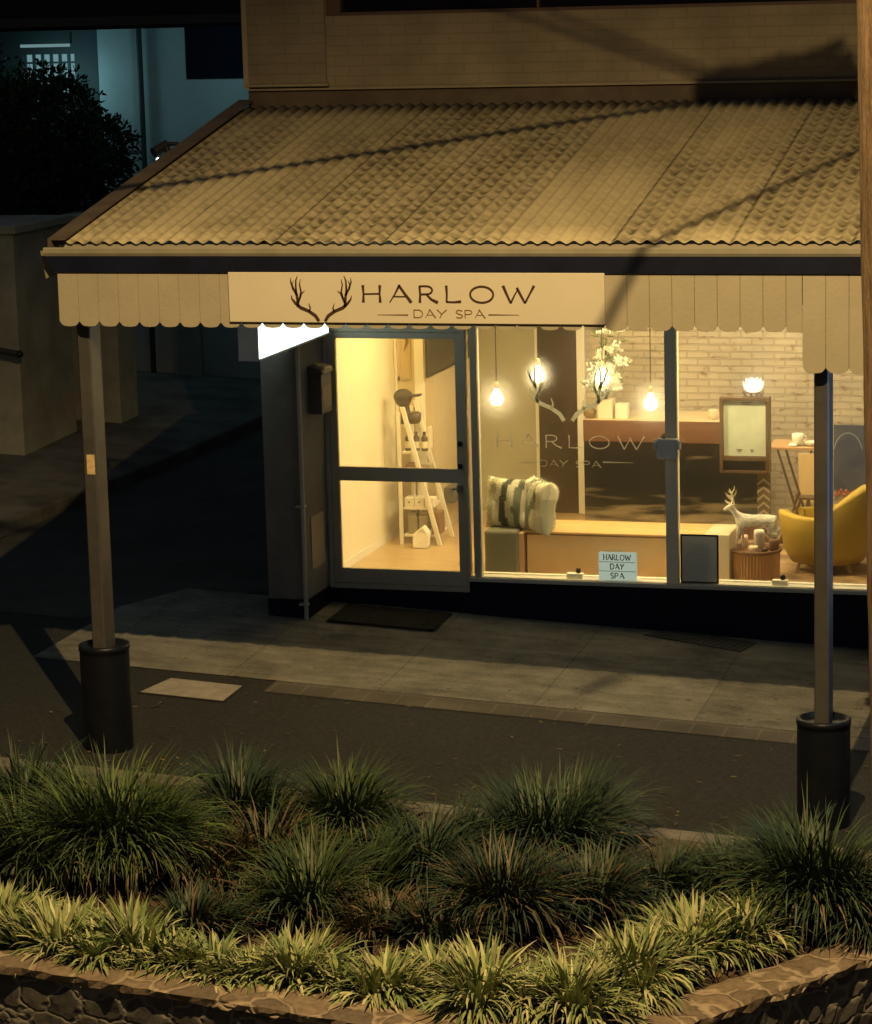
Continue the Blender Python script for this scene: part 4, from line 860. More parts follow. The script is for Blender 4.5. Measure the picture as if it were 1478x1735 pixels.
for k_ in range(40): petal(b,Vector((qq.x,ty+.03,ztt+.14))+rv()*.03,rv(),.05,.035)
tag(b.build('paper_flower',MATS['petal_white']),'white paper flower lying between the deer and the yellow chair','flower')
# ---- yellow tub chair seen from behind
yc=Vector((at(1402,900,Y=.98).x,.98,FZ))
yt=thing('tub_chair',yc,'yellow tub chair behind the right window, its back to the street','armchair')
b=MB(); n_=40; rr=.385; v=[]
zlo=FZ+.09
for layer,(ro_,th) in enumerate(((rr,0),(rr-.075,1))):
    for i in range(n_+1):
        a_=rad(-150+ 300*i/n_)-rad(15); # open side faces away into the room
        cs=math.cos((i/n_-.5)*2*math.pi*.92)
        top=FZ+.50+.24*max(0,cs)**1.2-.03*max(0,-cs)+.05*(1 if i<n_*.2 else 0)*(1-i/(n_*.2)) 
        for z_,rs in ((zlo,.78),(zlo+.10,.93),(zlo+.28,1.0),(top-.02,1.05),(top,1.03)):
            v.append(Vector((yc.x+ro_*rs*math.cos(a_),yc.y+ro_*rs*math.sin(a_)*.95,z_ if layer==0 or z_<top-.01 else top)))
f_=[]; L5=5; off=(n_+1)*L5
for i in range(n_):
    for j_ in range(4):
        k_=i*L5+j_; f_.append((k_,k_+L5,k_+L5+1,k_+1)); f_.append((off+k_,off+k_+1,off+k_+L5+1,off+k_+L5))
    k_=i*L5; f_.append((k_+4,k_+9,off+k_+9,off+k_+4)); f_.append((k_,off+k_,off+k_+5,k_+5))
for e_ in (0,n_*L5): f_+= [(e_+j_,e_+j_+1,off+e_+j_+1,off+e_+j_) for j_ in range(4)]
m_yel=mat('yellow_fabric',(.46,.33,.06),.85,var=.1,vscale=6,bump=.3,bscale=160)
b.add(v,f_,True); b.build('back_shell',m_yel,yt)
b=MB(); b.lathe((yc.x,yc.y,FZ+.15),[(.22,0),(.29,.03),(.29,.19),(.26,.24)],30); b.build('seat_cushion',m_yel,yt)
for (dx_,dy_) in ((-.2,-.2),(.2,-.2),(-.2,.2),(.2,.2)):
    b=MB(); b.tube([(yc.x+dx_*1.15,yc.y+dy_*1.15,FZ),(yc.x+dx_*.9,yc.y+dy_*.9,FZ+.17)],[.013,.02],8); b.build('leg',mat('leg_oak',(.25,.15,.07),.5),yt)
b=MB(); b.box(yc.x-.75,yc.x+1.1,.30,2.0,FZ+.0005,FZ+.012); tag(b.build('floor_rug',mat('rug_brown',(.30,.20,.11),.95,var=.6,vscale=4,bump=.6)),'mottled brown rug under the yellow chair','rug')
# ---- folding table with cup by the brick wall
fy=1.75; a=at(1300,757,Y=fy); c=at(1392,765,Y=fy); zt_=a.z
ft=thing('folding_table',((a.x+c.x)/2,fy+.2,FZ),'narrow wooden folding table on crossed legs against the brick wall','table')
m_dk=mat('dark_wood',(.09,.05,.03),.5)
box('table_top',a.x,c.x,fy,fy+.42,zt_-.025,zt_,mat('top_tan',(.42,.26,.13),.45),ft,.004)
for yy in (fy+.03,fy+.37):
    for (xa_,xb_) in ((a.x+.07,c.x-.07),(c.x-.07,a.x+.07)):
        b=MB(); b.tube([(xa_,yy,FZ),(xa_+(xb_-xa_)*.42,yy,FZ+.3),(xa_+(xb_-xa_)*.95,yy,zt_-.026)],.011,8); b.build('leg',m_dk,ft)
b=MB(); b.tube([(a.x+.08,fy+.03,FZ+.05),(c.x-.07,fy+.37,FZ+.05)],.01,8); b.build('stretcher',m_dk,ft)
cp=at(1352,752,Y=fy+.12)
cu_=thing('tea_cup',(cp.x,fy+.12,zt_),'white tea cup on a saucer upon the folding table','cup')
b=MB(); b.lathe((cp.x,fy+.12,zt_+.001),[(.03,0),(.07,.012),(.072,.016),(.03,.008)],20); b.build('saucer',m_wht,cu_)
b=MB(); b.lathe((cp.x,fy+.12,zt_+.015),[(.028,0),(.045,.015),(.05,.085),(.045,.085),(.04,.03)],20); b.tube([(cp.x+.045,fy+.12,zt_+.09),(cp.x+.075,fy+.12,zt_+.075),(cp.x+.07,fy+.12,zt_+.05),(cp.x+.045,fy+.12,zt_+.04)],.005,6); b.build('cup',m_wht,cu_)
cp=at(1376,758,Y=fy+.1); b=MB(); b.lathe((cp.x,fy+.1,zt_+.001),[(.03,0),(.055,.02),(.06,.035),(.055,.037),(.03,.01)],18); tag(b.build('white_bowl',m_wht),'white bowl beside the tea cup on the folding table','bowl')
cp=at(1344,766,Y=fy+.03); tag(MB().box(cp.x-.04,cp.x+.03,fy+.02,fy+.09,zt_+.001,zt_+.02).build('white_dish',m_wht,bevel=.008),'small white dish at the front edge of the folding table','dish')
a=at(1353,768,Y=fy-.01); c=at(1392,852,Y=fy-.01)
tag(MB().prism([(a.x,fy-.02,a.z),(c.x+.05,fy-.02,a.z),(c.x+.05,fy-.02,c.z),(a.x+.05,fy-.02,c.z),(a.x+.01,fy-.02,c.z+.12)],(0,.012,0)).build('hanging_cloth',mat('cloth_tan',(.62,.47,.26),.85)),'tan cloth hanging over the right side of the folding table','cloth')
# small folding stool
a=at(1370,850,Y=1.3); so=thing('folding_stool',(a.x,1.3,FZ),'small wooden stool standing behind the yellow chair','stool')
b=MB(); b.tube([(a.x-.06,1.3,FZ),(a.x+.0,1.3,a.z+.02)],.013,8); b.build('leg',m_dk,so); b=MB(); b.tube([(a.x+.08,1.3,FZ),(a.x+.0,1.3,a.z+.02)],.013,8); b.build('leg',m_dk,so)
b=MB(); b.obox(Vector((a.x+.0,1.34,a.z+.03)),.16,.14,.02); b.build('seat',m_dk,so,.004)
# poster on the brick wall
a=at(1413,720,Y=YB-.06); c=at(1458,832,Y=YB-.06)
po=thing('wall_poster',((a.x+c.x)/2,YB-.05,c.z),'deep blue poster with a pale ring on the brick wall at the right','poster')
m_po=mat('poster_blue',(.014,.035,.11),.4,var=.0,col2=(.05,.07,.12),vscale=6)
box('sheet',a.x,c.x+.12,YB-.058,YB-.045,c.z,a.z,m_po,po)
b=MB(); xm=(a.x+c.x)/2+.01; zm=(a.z*.55+c.z*.45); b.ribbon(arc(xm,zm,.13,.2,15,165,18) and [(p[0],YB-.0585,p[1]) for p in arc(xm,zm,.13,.2,15,165,18)],.008,-.002); b.build('ring',mat('poster_pale',(.25,.33,.42),.5),po)
b=MB(); random.seed(8)
for i in range(9): x_=a.x+.02+i*.024; b.ball((x_,YB-.064,c.z-.03+random.uniform(-.02,.03)),.018,.01,.02,n=8,m=6)
tag(b.build('ribbon_garland',mat('garland_red',(.45,.12,.08),.8)),'red and orange garland below the blue poster','garland')
# ================================================================= NEIGHBOUR'S SIDE
m_mas=mat('olive_render',(.42,.43,.36),.9,var=.3,vscale=1.6,bump=.4,bscale=35)
def masonry(px0,px1,Y,ztp,xdeep,lab,ydeep):
    x1=at(px1,700,Y=Y).x; x0=xdeep
    t=thing('masonry_pier',((x0+x1)/2,Y+ydeep/2,gz(x1,Y)),lab,'masonry pier')
    box('pier_body',x0,x1,Y,Y+ydeep,gz(x1,Y)-.3,ztp,m_mas,t,.01); box('coping',x0-.05,x1+.05,Y-.05,Y+ydeep+.03,ztp+.001,ztp+.08,m_mas,t,.01)
zf1=at(38,392,Y=4.3).z
masonry(0,38,4.0,zf1,-8.5,'thick olive rendered pier at the left edge carrying the handrail stub',1.35)
masonry(130,205,5.9,zf1-.05,at(118,700,Y=5.9).x,'second olive rendered pier standing behind the left verandah post',.5)
masonry(300,345,9.5,zf1-.1,at(300,700,Y=9.5).x,'dim far pier at the end of the dark driveway',.5)
w_=MB(); w_.box(-9,at(125,700,Y=6.6).x,6.5,6.7,-.2,zf1-.1); tag(w_.build('side_fence',mat('fence_dark',(.05,.05,.045),.9)),'dark boundary fence between the first and second rendered piers','fence')
a=at(-30,588,Y=3.85); c=at(33,600,Y=3.85)
hr=thing('handrail',c,'short dark handrail stub projecting from the pier at the left edge','handrail')
b=MB(); b.tube([a,c],.032,12); b.build('rail',mat('rail_dark',(.05,.05,.05),.4),hr); b=MB(); b.ball(c,.04,n=12,m=8); b.build('end_cap',m_blk,hr); b=MB(); b.tube([a+Vector((.06,.0,0)),a+Vector((.06,.16,0))],.02,8); b.build('bracket',m_blk,hr)
# house at the back with the carport roof
YH=9.6
hx0=-13.; hx1=at(420,200,Y=YH).x+2.2
hs_=thing('rear_house',(-6.5,YH+2,gz(-6,YH)),'dark house behind the driveway with a teal lit wall under its deep eaves','house')
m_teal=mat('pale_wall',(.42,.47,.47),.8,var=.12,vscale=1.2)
zt_h=at(250,66,Y=YH).z
wL=at(36,100,Y=YH).x; wR=at(125,100,Y=YH).x; wB=at(80,132,Y=YH).z; wT=at(80,92,Y=YH).z
b=MB(); xs=at(171,200,Y=YH).x
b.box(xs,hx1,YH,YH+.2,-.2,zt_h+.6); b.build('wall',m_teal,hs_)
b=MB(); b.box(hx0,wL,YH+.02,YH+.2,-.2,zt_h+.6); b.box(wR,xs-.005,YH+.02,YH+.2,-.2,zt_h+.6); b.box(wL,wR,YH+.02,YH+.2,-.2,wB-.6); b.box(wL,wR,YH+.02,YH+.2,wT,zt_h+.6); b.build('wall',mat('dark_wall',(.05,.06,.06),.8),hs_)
wn_=MB(); wn_.box(wL,wR,YH+.15,YH+.17,wB-.6,wT); wo=wn_.build('window',emit('lit_window',(.32,.62,.68),.42),hs_)
b=MB(); 
for k_ in range(7): x=wL+(wR-wL)*k_/6; b.box(x-.015,x+.015,YH+.10,YH+.14,wB-.6,wT)
for k_ in range(3): z=wT-.10-k_*.22; b.box(wL,wR,YH+.085,YH+.0995,z-.012,z+.012)
b.build('window_bars',mat('bar_dark',(.06,.08,.08),.6),wo)
a=at(314,66,Y=YH-.02); c=at(420,132,Y=YH-.02); box('dark_opening',a.x,c.x+.6,YH-.03,YH-.002,c.z,a.z+.3,mat('dark_window',(.01,.011,.02),.12),hs_)
a=at(235,66,Y=YH-.08); b=MB(); b.tube([(a.x,YH-.07,a.z+.3),(a.x,YH-.07,0)],.035,8); b.build('wall_pipe',mat('pipe_dark',(.03,.04,.04),.6),hs_)
zb3=at(200,66,Y=YH-.9).z
b=MB(); b.box(hx0,hx1,YH-1.5,YH+4,zb3+.12,zb3+3.0); b.build('roof',mat('roof_dark',(.02,.022,.022),.85),hs_)
b=MB(); b.box(hx0,hx1,YH-1.6,YH-1.5,at(100,45,Y=YH-1.5).z,at(100,30,Y=YH-1.5).z); b.build('eaves_gutter',mat('eaves_grey',(.07,.075,.07),.6),hs_)
a=at(35,78,Y=YH-.3); c=at(118,78,Y=YH-.3)
tl=thing('tube_light',((a.x+c.x)/2,YH-.3,a.z),'long fluorescent tube glowing above the barred window at the upper left','tube light')
b=MB(); b.tube([(a.x,YH-.3,a.z),(c.x,YH-.3,a.z)],.018,8); b.build('tube',emit('tube_glow',(.5,.85,.9),.28),tl); box('batten',a.x-.02,c.x+.02,YH-.33,YH-.26,a.z+.022,a.z+.16,mat('bar_dark',(.06,.08,.08),.6),tl)
# tree
def tree(cx,cy_,zc_,R,zg_,lab,nleaf,seed):
    random.seed(seed); t=thing('garden_tree',(cx,cy_,zg_),lab,'tree')
    b=MB(); b.tube([(cx,cy_,zg_-.1),(cx+.05,cy_,zg_+(zc_-zg_)*.5),(cx-.03,cy_+.04,zc_)],[.11,.085,.04],10)
    ends=[]
    for i in range(14):
        d=rv(); d.z=abs(d.z)*.7+.1; e_=Vector((cx,cy_,zc_-R*.3))+d*R*.8; ends.append(e_); b.tube([(cx,cy_,zc_-R*.8+random.uniform(0,R*.6)),Vector((cx,cy_,zc_-R*.3)).lerp(e_,.5)+rv()*.05,e_],[.04,.022,.008],6)
    b.build('trunk',mat('bark',(.08,.065,.05),.9,var=.3,vscale=12,bump=.7),t)
    lumps=[(Vector((cx,cy_,zc_))+Vector((d.x*R*.62,d.y*R*.62,d.z*R*.62)),R*random.uniform(.28,.5)) for d in [rv() for _ in range(26)]]
    b=MB()
    for i in range(nleaf):
        c_,r_=random.choice(lumps); d=rv(); p=c_+d*r_*random.uniform(.55,1.03)
        L_=random.uniform(.05,.10); g=random.uniform(.6,1.3); b.ct=(.55*g,g,.45*g)
        petal(b,p,(d+rv()*.9),L_,L_*.5)
    b.build('crown',mat('tree_leaves',(.055,.075,.045),.6,tint=True),t)
ctr=at(78,262,Y=7.0); tree(ctr.x,7.0,ctr.z,.95,gz(ctr.x,7),'dark rounded garden tree in front of the teal wall at the upper left',15000,4)
ctr=at(-30,230,Y=7.3); tree(ctr.x,7.3,ctr.z,.9,gz(ctr.x,7.3),'dark tree cut by the left edge beside the rounded one',5000,5)
# ================================================================= UTILITY POLE, CABLES
a=at(1446,100,Y=-5.15); c=at(1474,1300,Y=-5.15); R_=.16
zb4=gz(4.7,-5.15)-.3; d=(a-c); t0=(zb4-c.z)/d.z; t1=(8.6-c.z)/d.z; base=c+d*t0; top=c+d*t1
off=Vector((R_*.96+.015,0,0))
up_=thing('utility_pole',base+off,'weathered timber utility pole at the right edge, in front of the gutter','utility pole')
m_tp=mat('pole_timber',(.19,.13,.08),.9,var=.55,vscale=5,stretch=(6,6,.6),bump=.9,bscale=30)
b=MB(); k_=40; b.tube([base.lerp(top,i/k_)+off+Vector((random.uniform(-.003,.003),0,0)) for i in range(k_+1)],[R_*1.03+(R_*.80-R_*1.03)*i/k_+random.uniform(-.002,.002) for i in range(k_+1)],20); b.build('pole',m_tp,up_)
b=MB(); px_=top+off; b.box(px_.x-.9,px_.x+.9,px_.y-.06,px_.y+.06,7.9,8.03); b.build('crossarm',m_tp,up_)
# shadows thrown by the overhead wires and the creeper on the pole
def cable(P0,P1,s0,s1,r,lab,ext=(0,0)):
    A=LAMP.lerp(P0,s0); B=LAMP.lerp(P1,s1); D=B-A; A2=A-D*ext[0]; B2=B+D*ext[1]
    b=MB(); m_=(A2+B2)/2+Vector((0,0,-.0)); b.tube([A2,m_,B2],r,8); return tag(b.build('overhead_cable',m_blk),lab,'cable','service cables above the verandah')
def roofpt(px,py):
    # on the roof slope
    d=ray(px,py); t=(ze+slope*(CAM.y-YE)-CAM.z)/(d.z-slope*d.y); return CAM+d*t
cable(roofpt(210,325),roofpt(1130,182),.52,.50,.021,'long overhead cable that shades the whole roof slope',(.25,.35))
cable(roofpt(1075,425),roofpt(1450,258),.50,.50,.014,'thin overhead cable that shades the right end of the roof',(.3,.2))
cable(at(870,22,Y=YU),at(1215,140,Y=YU),.5,.5,.011,'upper overhead cable that shades the brick wall',(.3,.1))
cable(at(1000,45,Y=YU),at(1240,135,Y=YU),.5,.5,.009,'lower overhead cable that shades the brick wall',(.3,.1))
random.seed(31); b=MB(); 
for i in range(8000):
    u_=random.random()**.8; px=1440-u_*235+random.gauss(0,6); hh=62*(1-u_*.75); py=random.uniform(146-hh*.6,146+hh*.5)+random.gauss(0,4)+ (8 if u_>.6 else 0)
    P=at(px,py,Y=YU); p=LAMP.lerp(P,.50+random.uniform(-.02,.02)); petal(b,p,rv(),.07,.035)
cr_=thing('pole_creeper',LAMP.lerp(at(1400,150,Y=YU),.5),'leafy creeper on the service wires beside the utility pole','creeper')
b.build('leaves',mat('creeper_leaves',(.05,.08,.03),.7),cr_)
b=MB(); p0=LAMP.lerp(at(1215,150,Y=YU),.5); p1=LAMP.lerp(at(1440,150,Y=YU),.5); b.tube([p0,p0.lerp(p1,.5)+Vector((0,0,-.02)),p1,p1+Vector((.6,.3,.0))],.012,6); b.build('stem',mat('bark',(.08,.065,.05),.9),cr_)
# ================================================================= PLANTER
dzc=.0
def gzz(x,y): return gz(x,y)
pc=[Vector((-9,gr(0,1632).y+.25,0)),gr(0,1632),gr(600,1730)]
dirL=(gr(600,1730)-gr(0,1632)).normalized(); dirR=(gr(1447,1633)-gr(1163,1735)).normalized()
# corner of the two outer edges
A=gr(600,1730); B=gr(1163,1735); den=dirL.x*dirR.y-dirL.y*dirR.x; tt=((B.x-A.x)*dirR.y-(B.y-A.y)*dirR.x)/den; CN=A+dirL*tt
line=[gr(0,1632)-dirL*6, CN, gr(1447,1633)+dirR*1.9]
pw=thing('planter_wall',Vector((CN.x,CN.y,gz(CN.x,CN.y)-.75)),'low bluestone planter wall with mortared flagstone coping turning a corner','planter')
m_st=mat('bluestone',(.1,.09,.08),.85); n,l,b=N(m_st)
def stone(m,scale,cA,cB,mort,bs,stretch=(1,1,1)):
    n,l,b=N(m); tc=n.new('ShaderNodeTexCoord'); mp=n.new('ShaderNodeMapping'); mp.inputs['Scale'].default_value=stretch; l.new(tc.outputs['Object'],mp.inputs[0])
    wz=n.new('ShaderNodeTexNoise'); wz.inputs['Scale'].default_value=5; l.new(mp.outputs[0],wz.inputs['Vector'])
    sc_=n.new('ShaderNodeVectorMath'); sc_.operation='SCALE'; sc_.inputs[3].default_value=.22; l.new(wz.outputs['Color'],sc_.inputs[0]); ad=n.new('ShaderNodeVectorMath'); l.new(mp.outputs[0],ad.inputs[0]); l.new(sc_.outputs[0],ad.inputs[1])
    v1=n.new('ShaderNodeTexVoronoi'); v1.feature='DISTANCE_TO_EDGE'; v1.inputs['Scale'].default_value=scale; v1.inputs['Randomness'].default_value=.85; l.new(ad.outputs[0],v1.inputs['Vector'])
    v2=n.new('ShaderNodeTexVoronoi'); v2.inputs['Scale'].default_value=scale; v2.inputs['Randomness'].default_value=.85; l.new(ad.outputs[0],v2.inputs['Vector'])
    sp=n.new('ShaderNodeSeparateXYZ'); l.new(v2.outputs['Color'],sp.inputs[0])
    mx=n.new('ShaderNodeMix'); mx.data_type='RGBA'; mx.inputs[6].default_value=(*cA,1); mx.inputs[7].default_value=(*cB,1); l.new(sp.outputs[0],mx.inputs[0])
    ns=n.new('ShaderNodeTexNoise'); ns.inputs['Scale'].default_value=22; ns.inputs['Detail'].default_value=6; l.new(tc.outputs['Object'],ns.inputs['Vector'])
    m1=n.new('ShaderNodeMix'); m1.data_type='RGBA'; m1.blend_type='MULTIPLY'; m1.inputs[0].default_value=.8; l.new(mx.outputs[2],m1.inputs[6]); l.new(ns.outputs[0],m1.inputs[7])
    r=n.new('ShaderNodeMapRange'); r.inputs[1].default_value=.02; r.inputs[2].default_value=.085; l.new(v1.outputs[0],r.inputs[0])
    m2=n.new('ShaderNodeMix'); m2.data_type='RGBA'; m2.inputs[6].default_value=(*mort,1); l.new(r.outputs[0],m2.inputs[0]); l.new(m1.outputs[2],m2.inputs[7]); l.new(m2.outputs[2],b.inputs['Base Color'])
    r3=n.new('ShaderNodeMapRange'); r3.inputs[1].default_value=.0; r3.inputs[2].default_value=.12; l.new(v1.outputs[0],r3.inputs[0])
    ad2=n.new('ShaderNodeMath'); ad2.operation='MULTIPLY_ADD'; ad2.inputs[1].default_value=.35; l.new(ns.outputs[0],ad2.inputs[0]); l.new(r3.outputs[0],ad2.inputs[2])
    bp=n.new('ShaderNodeBump'); bp.inputs['Strength'].default_value=bs; bp.inputs['Distance'].default_value=.03; l.new(ad2.outputs[0],bp.inputs['Height']); l.new(bp.outputs[0],b.inputs['Normal'])
stone(m_st,4.6,(.10,.10,.10),(.17,.16,.145),(.20,.19,.17),.6,(1,1,1.5))
m_cap=mat('flag_coping',(.2,.15,.1),.85); stone(m_cap,4.2,(.20,.16,.12),(.38,.29,.20),(.38,.31,.23),.7)
random.seed(17)
def sweep(line,prof_fn,step=.07):
    pts=[]; 
    for i in range(len(line)-1):
        a_,b_=line[i],line[i+1]; m_=max(1,int((b_-a_).length/step)); pts+= [a_.lerp(b_,k/m_) for k in range(m_)]
    pts.append(line[-1]); rings=[]
    for i,p in enumerate(pts):
        d=(pts[min(i+1,len(pts)-1)]-pts[max(i-1,0)]); d.z=0; d.normalize(); inn=Vector((-d.y,d.x,0)); 
        rings.append([Vector((p.x,p.y,0))+inn*o_+Vector((0,0,gz(p.x,p.y)+z_)) for o_,z_ in prof_fn()])
    b=MB(); k=len(rings[0]); v=[q for r_ in rings for q in r_]; f=[]
    for i in range(len(rings)-1):
        for j_ in range(k): f.append((i*k+j_,i*k+(j_+1)%k,(i+1)*k+(j_+1)%k,(i+1)*k+j_))
    b.add(v,f,False); return b
u_=random.uniform
sweep(line,lambda:[(.0+u_(-.018,.018),-.055+u_(-.008,.008)),(-.0+u_(-.015,.015),-.012),(.03,.0+u_(-.012,.010)),(.14,u_(-.012,.012)),(.27,u_(-.012,.012)),(.34+u_(-.02,.02),-.02),(.34,-.06)]).build('coping',m_cap,pw)
sweep(line,lambda:[(.03+u_(-.018,.018),-.9),(.03+u_(-.02,.02),-.7),(.03+u_(-.02,.02),-.5),(.03+u_(-.02,.02),-.35),(.035+u_(-.02,.02),-.2),(.03+u_(-.02,.02),-.057),(.31,-.057),(.31,-.9)],.09).build('stone_face',m_st,pw)
# soil bed
inL=[p+Vector((-.12,.33,0)) for p in line]
sp_=[(line[0].x,line[0].y+.3),(CN.x-.15,CN.y+.3),(line[2].x-.3,line[2].y+.1),(line[2].x-.3,-4.905),(line[0].x,-4.905)]
b=MB(); b.prism([(x,y,gz(x,y)-.5) for x,y in sp_],(0,0,.41)); tag(b.build('planter_soil',mat('soil_mulch',(.075,.05,.035),.95,var=.6,vscale=14,bump=1.,bscale=40),origin=(0,0,0)),kind='structure')
# fallen straw and mulch chips
# ---- plants
def clump(name,px,py,rpx,hpx,nb,cols,wd,lab,cat,grp,seed,droop=1.,dz=-.09,lean=1.):
    random.seed(seed); c=gr(px,py,dz); s_=(c-CAM).length/F; R=rpx*s_; H=hpx*s_*.97
    b=MB()
    cs_=[(0,0,1.)]+[(random.gauss(0,R*.26),random.gauss(0,R*.26),u_(.7,1.)) for _ in range(5)]
    for i in range(nb):
        ox,oy,ks=random.choice(cs_); a_=u_(0,2*math.pi); rr=R*.16*math.sqrt(random.random()); p=Vector((c.x+ox+rr*math.cos(a_),c.y+oy+rr*math.sin(a_),0)); p.z=gz(p.x,p.y)+dz
        out=random.random()**.8; az=a_+random.gauss(0,.7); 
        if abs(ox)+abs(oy)>0: az=math.atan2(oy+math.sin(az)*R*.35,ox+math.cos(az)*R*.35)
        hd=Vector((math.cos(az),math.sin(az),0)); sd=Vector((-math.sin(az),math.cos(az),0))
        Ln=H*ks*u_(.7,1.08)*(1.0+.22*out); th0=.06+out*.6*lean+abs(random.gauss(0,.08)); bend=(.45+1.35*out)*droop*u_(.5,1.6); seg=6; q=p.copy(); th=th0; L_=[];Rr=[]
        base=random.choice(cols) if out<.93 or random.random()<.6 else random.choice(DEAD); g=u_(.6,1.35); col=tuple(x*g for x in base); w0=wd*u_(.65,1.25); tw=u_(-.6,.6); sd2=(sd+hd*tw*.6+Vector((0,0,tw*.5))).normalized(); wob=u_(-.35,.35)
        for k in range(seg+1):
            t=k/seg; wk=w0*1.15*(.55+.45*math.sin(min(1,t*2.2)*math.pi/2))*(1-max(0,(t-.45)/.55)**1.6)
            L_.append(q-sd2*wk/2); Rr.append(q+sd2*wk/2)
            q=q+(hd*math.sin(th)+sd*wob*t*.5+Vector((0,0,math.cos(th))))*(Ln/seg); th=min(th+bend/seg*(.4+t*1.5),2.9)
            if q.z<gz(q.x,q.y)+dz+.01: q.z=gz(q.x,q.y)+dz+.01
        v=[x for pr_ in zip(L_,Rr) for x in pr_]; b.add(v,[(2*k,2*k+1,2*k+3,2*k+2) for k in range(seg)],False,col)
    t=thing(name,(c.x,c.y,gz(c.x,c.y)+dz),lab,cat,grp)
    b.build('leaves',mat('leaf_blades',(1,1,1),.5,tint=True,spec=.35),t)
    st_=MB(); st_.lathe((c.x,c.y,gz(c.x,c.y)+dz-.02),[(R*.2,0),(R*.17,.03),(R*.06,.07)],12); st_.build('crown_base',mat('crown_straw',(.10,.08,.045),.95),t)
DEAD=[(.16,.12,.07),(.11,.08,.045),(.20,.16,.10)]
GR=[(.052,.095,.036),(.068,.108,.036),(.042,.075,.038),(.06,.085,.032)]
DG=[(.034,.066,.040),(.04,.072,.038),(.028,.052,.036),(.044,.064,.034)]
BR=[(.12,.09,.05),(.07,.08,.035),(.05,.07,.03),(.15,.11,.065)]
YG=[(.34,.38,.17),(.24,.31,.12),(.43,.43,.24),(.16,.23,.09)]
LM=[(.11,.17,.04),(.15,.20,.05),(.07,.12,.04)]
back=[ # px,py(base),radius px,height px,blades,cols,label
(40,1395,120,165,520,DG,'dark clump cut by the left edge beside the first black sleeve'),
(205,1475,190,225,1500,GR+LM[:1],'largest strappy clump, yellow green on top, below the left black sleeve'),
(75,1490,130,200,700,GR,'green clump left of the largest clump, above the yellow edging plants'),
(330,1500,110,140,450,BR+GR[:1],'mixed straw and green clump on the right flank of the largest one'),
(405,1410,105,165,560,DG,'upright dark clump right of the largest one, at the asphalt edge'),
(585,1425,125,180,640,GR,'green clump with thin raised blades near the middle of the asphalt edge'),
(450,1475,135,150,600,BR+GR[:1],'browning clump with dry straw blades behind the centre left'),
(520,1555,140,165,700,GR,'low green clump just above the middle yellow edging plants'),
(720,1500,140,175,700,DG,'dark clump left of the tall round one in the middle'),
(930,1465,140,190,900,DG+GR[:1],'tall round dark clump standing highest in the middle right'),
(850,1570,150,185,800,DG+BR[:1],'drooping dark clump with dry lower blades in front of the tall round one'),
(1005,1555,125,150,620,DG+BR[:1],'dark sprawling clump right of the drooping one'),
(650,1585,110,105,420,BR,'low straw coloured clump fallen over in the middle'),
(740,1600,110,120,420,DG+BR[:1],'dark low clump between the straw one and the drooping one'),
(320,1590,110,110,380,DG+BR[:1],'shaded low clump above the third yellow edging plant'),
(1120,1525,62,120,300,DG,'small dark upright tuft by the pale kerb stones'),
(1120,1580,90,90,300,DG,'low dark clump right below the small upright tuft'),
(1235,1520,100,125,460,GR,'silvery green clump left of the big one under the right sleeve'),
(1385,1550,140,230,1200,DG+GR[:2],'big glossy dark clump hiding the foot of the right black sleeve'),
(1465,1600,95,160,500,DG,'dark clump with hanging blades cut by the right edge'),
]
for i,(px,py,r_,h_,nb,cols,lab) in enumerate(back):
    clump('lomandra_clump',px,py,r_,h_*.97,int(nb*1.25),cols,.013,lab,'grass clump','tall strappy clumps in the planter',100+i,1.25)
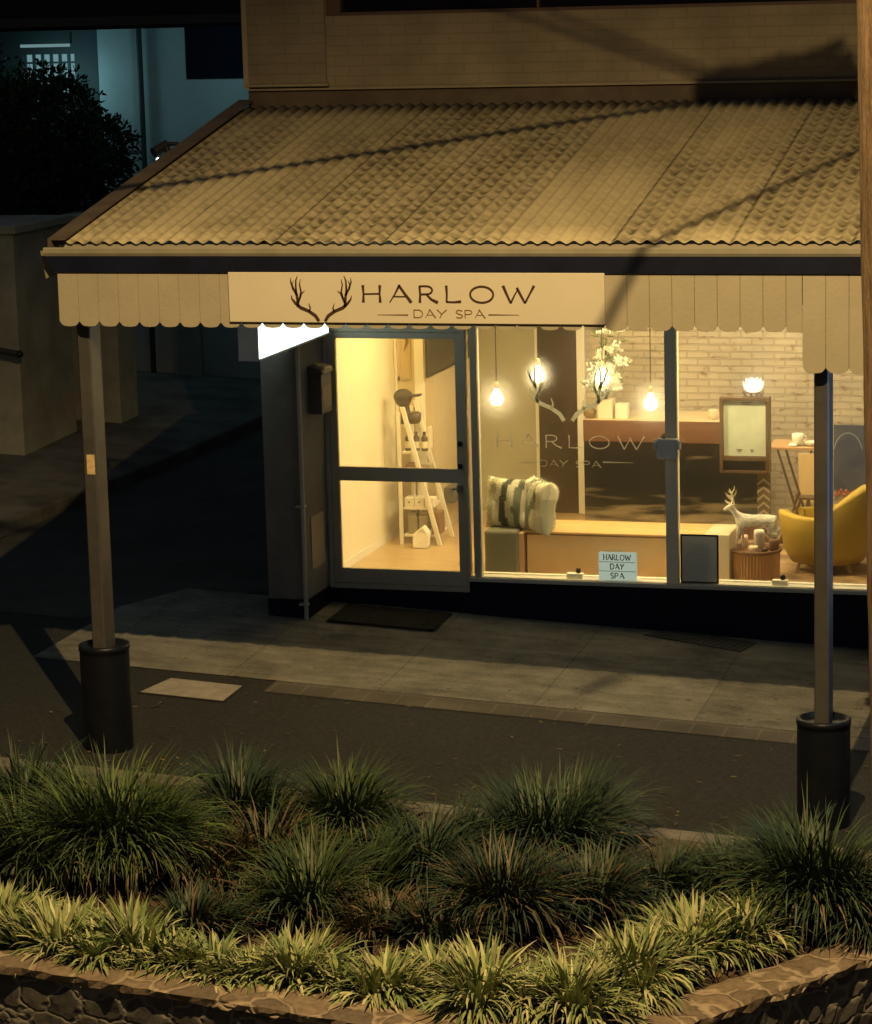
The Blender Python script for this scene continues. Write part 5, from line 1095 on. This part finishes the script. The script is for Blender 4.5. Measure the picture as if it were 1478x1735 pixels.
front=[(8,1600,68,95,'yellow green edging plant cut by the left edge'),
(105,1640,82,105,'edging plant first from the left with one tall pale blade'),
(235,1650,85,110,'greener edging plant under the largest dark clump'),
(365,1675,78,85,'paler spreading edging plant left of centre'),
(500,1690,92,105,'broad edging plant in front of the low green clump'),
(650,1710,80,90,'bright yellow edging plant with a straw fringe at the wall'),
(745,1690,62,75,'small edging plant tucked between two bright ones at centre'),
(825,1722,98,120,'bright large edging plant nearest the planter corner'),
(970,1735,95,120,'edging plant right at the planter corner'),
(1075,1690,98,125,'tall yellow green edging plant right of the corner'),
(1180,1645,82,105,'edging plant where the wall turns up to the right'),
(1285,1620,80,100,'dimmer olive edging plant last in the row at the right')]
front+=[(172,1655,62,85,'short edging plant squeezed between the first and the greener one'),
(300,1672,62,80,'short edging plant between the greener one and the paler spreading one'),
(432,1690,64,82,'short edging plant between the paler spreading one and the broad one'),
(575,1705,64,85,'short edging plant between the broad one and the straw fringed one'),
(900,1732,66,90,'short edging plant between the two brightest ones at the corner'),
(1025,1722,66,95,'short edging plant just right of the planter corner'),
(1130,1668,66,90,'short edging plant between the tall one and the turn of the wall'),
(1235,1635,62,85,'short edging plant before the dimmer last one')]
for i,(px,py,r_,h_,lab) in enumerate(front):
    cols=YG if i not in (2,11) else YG[1:]+LM
    clump('edging_plant',px,py-18,r_*1.12,h_*1.08,500,cols,.021,lab,'edging plant','yellow striped plants along the planter wall',300+i,1.35,-.08,1.45)
random.seed(77); b=MB()
for i in range(1800):
    px,py=u_(0,1470),u_(1400,1700); q=gr(px,py,-.085)
    if q.y>-4.95 or q.y< CN.y+.35 or (q.x-CN.x)*dirR.y-(q.y-CN.y)*dirR.x>-.36: continue
    a_=u_(0,6.28); L_=u_(.02,.09); d=Vector((math.cos(a_),math.sin(a_),0))*L_; s_=Vector((-d.y,d.x,0)).normalized()*.004
    g=u_(.5,1.5); b.add([q+s_+Vector((0,0,.004)),q-s_+Vector((0,0,.004)),q+d-s_+Vector((0,0,u_(.004,.03))),q+d+s_+Vector((0,0,u_(.004,.03)))],[(0,1,2,3)],False,(.16*g,.11*g,.06*g))
tag(b.build('straw_litter',mat('litter',(1,1,1),.9,tint=True),origin=(0,0,0)),'dry straw litter scattered over the planter soil','litter',kind='stuff')
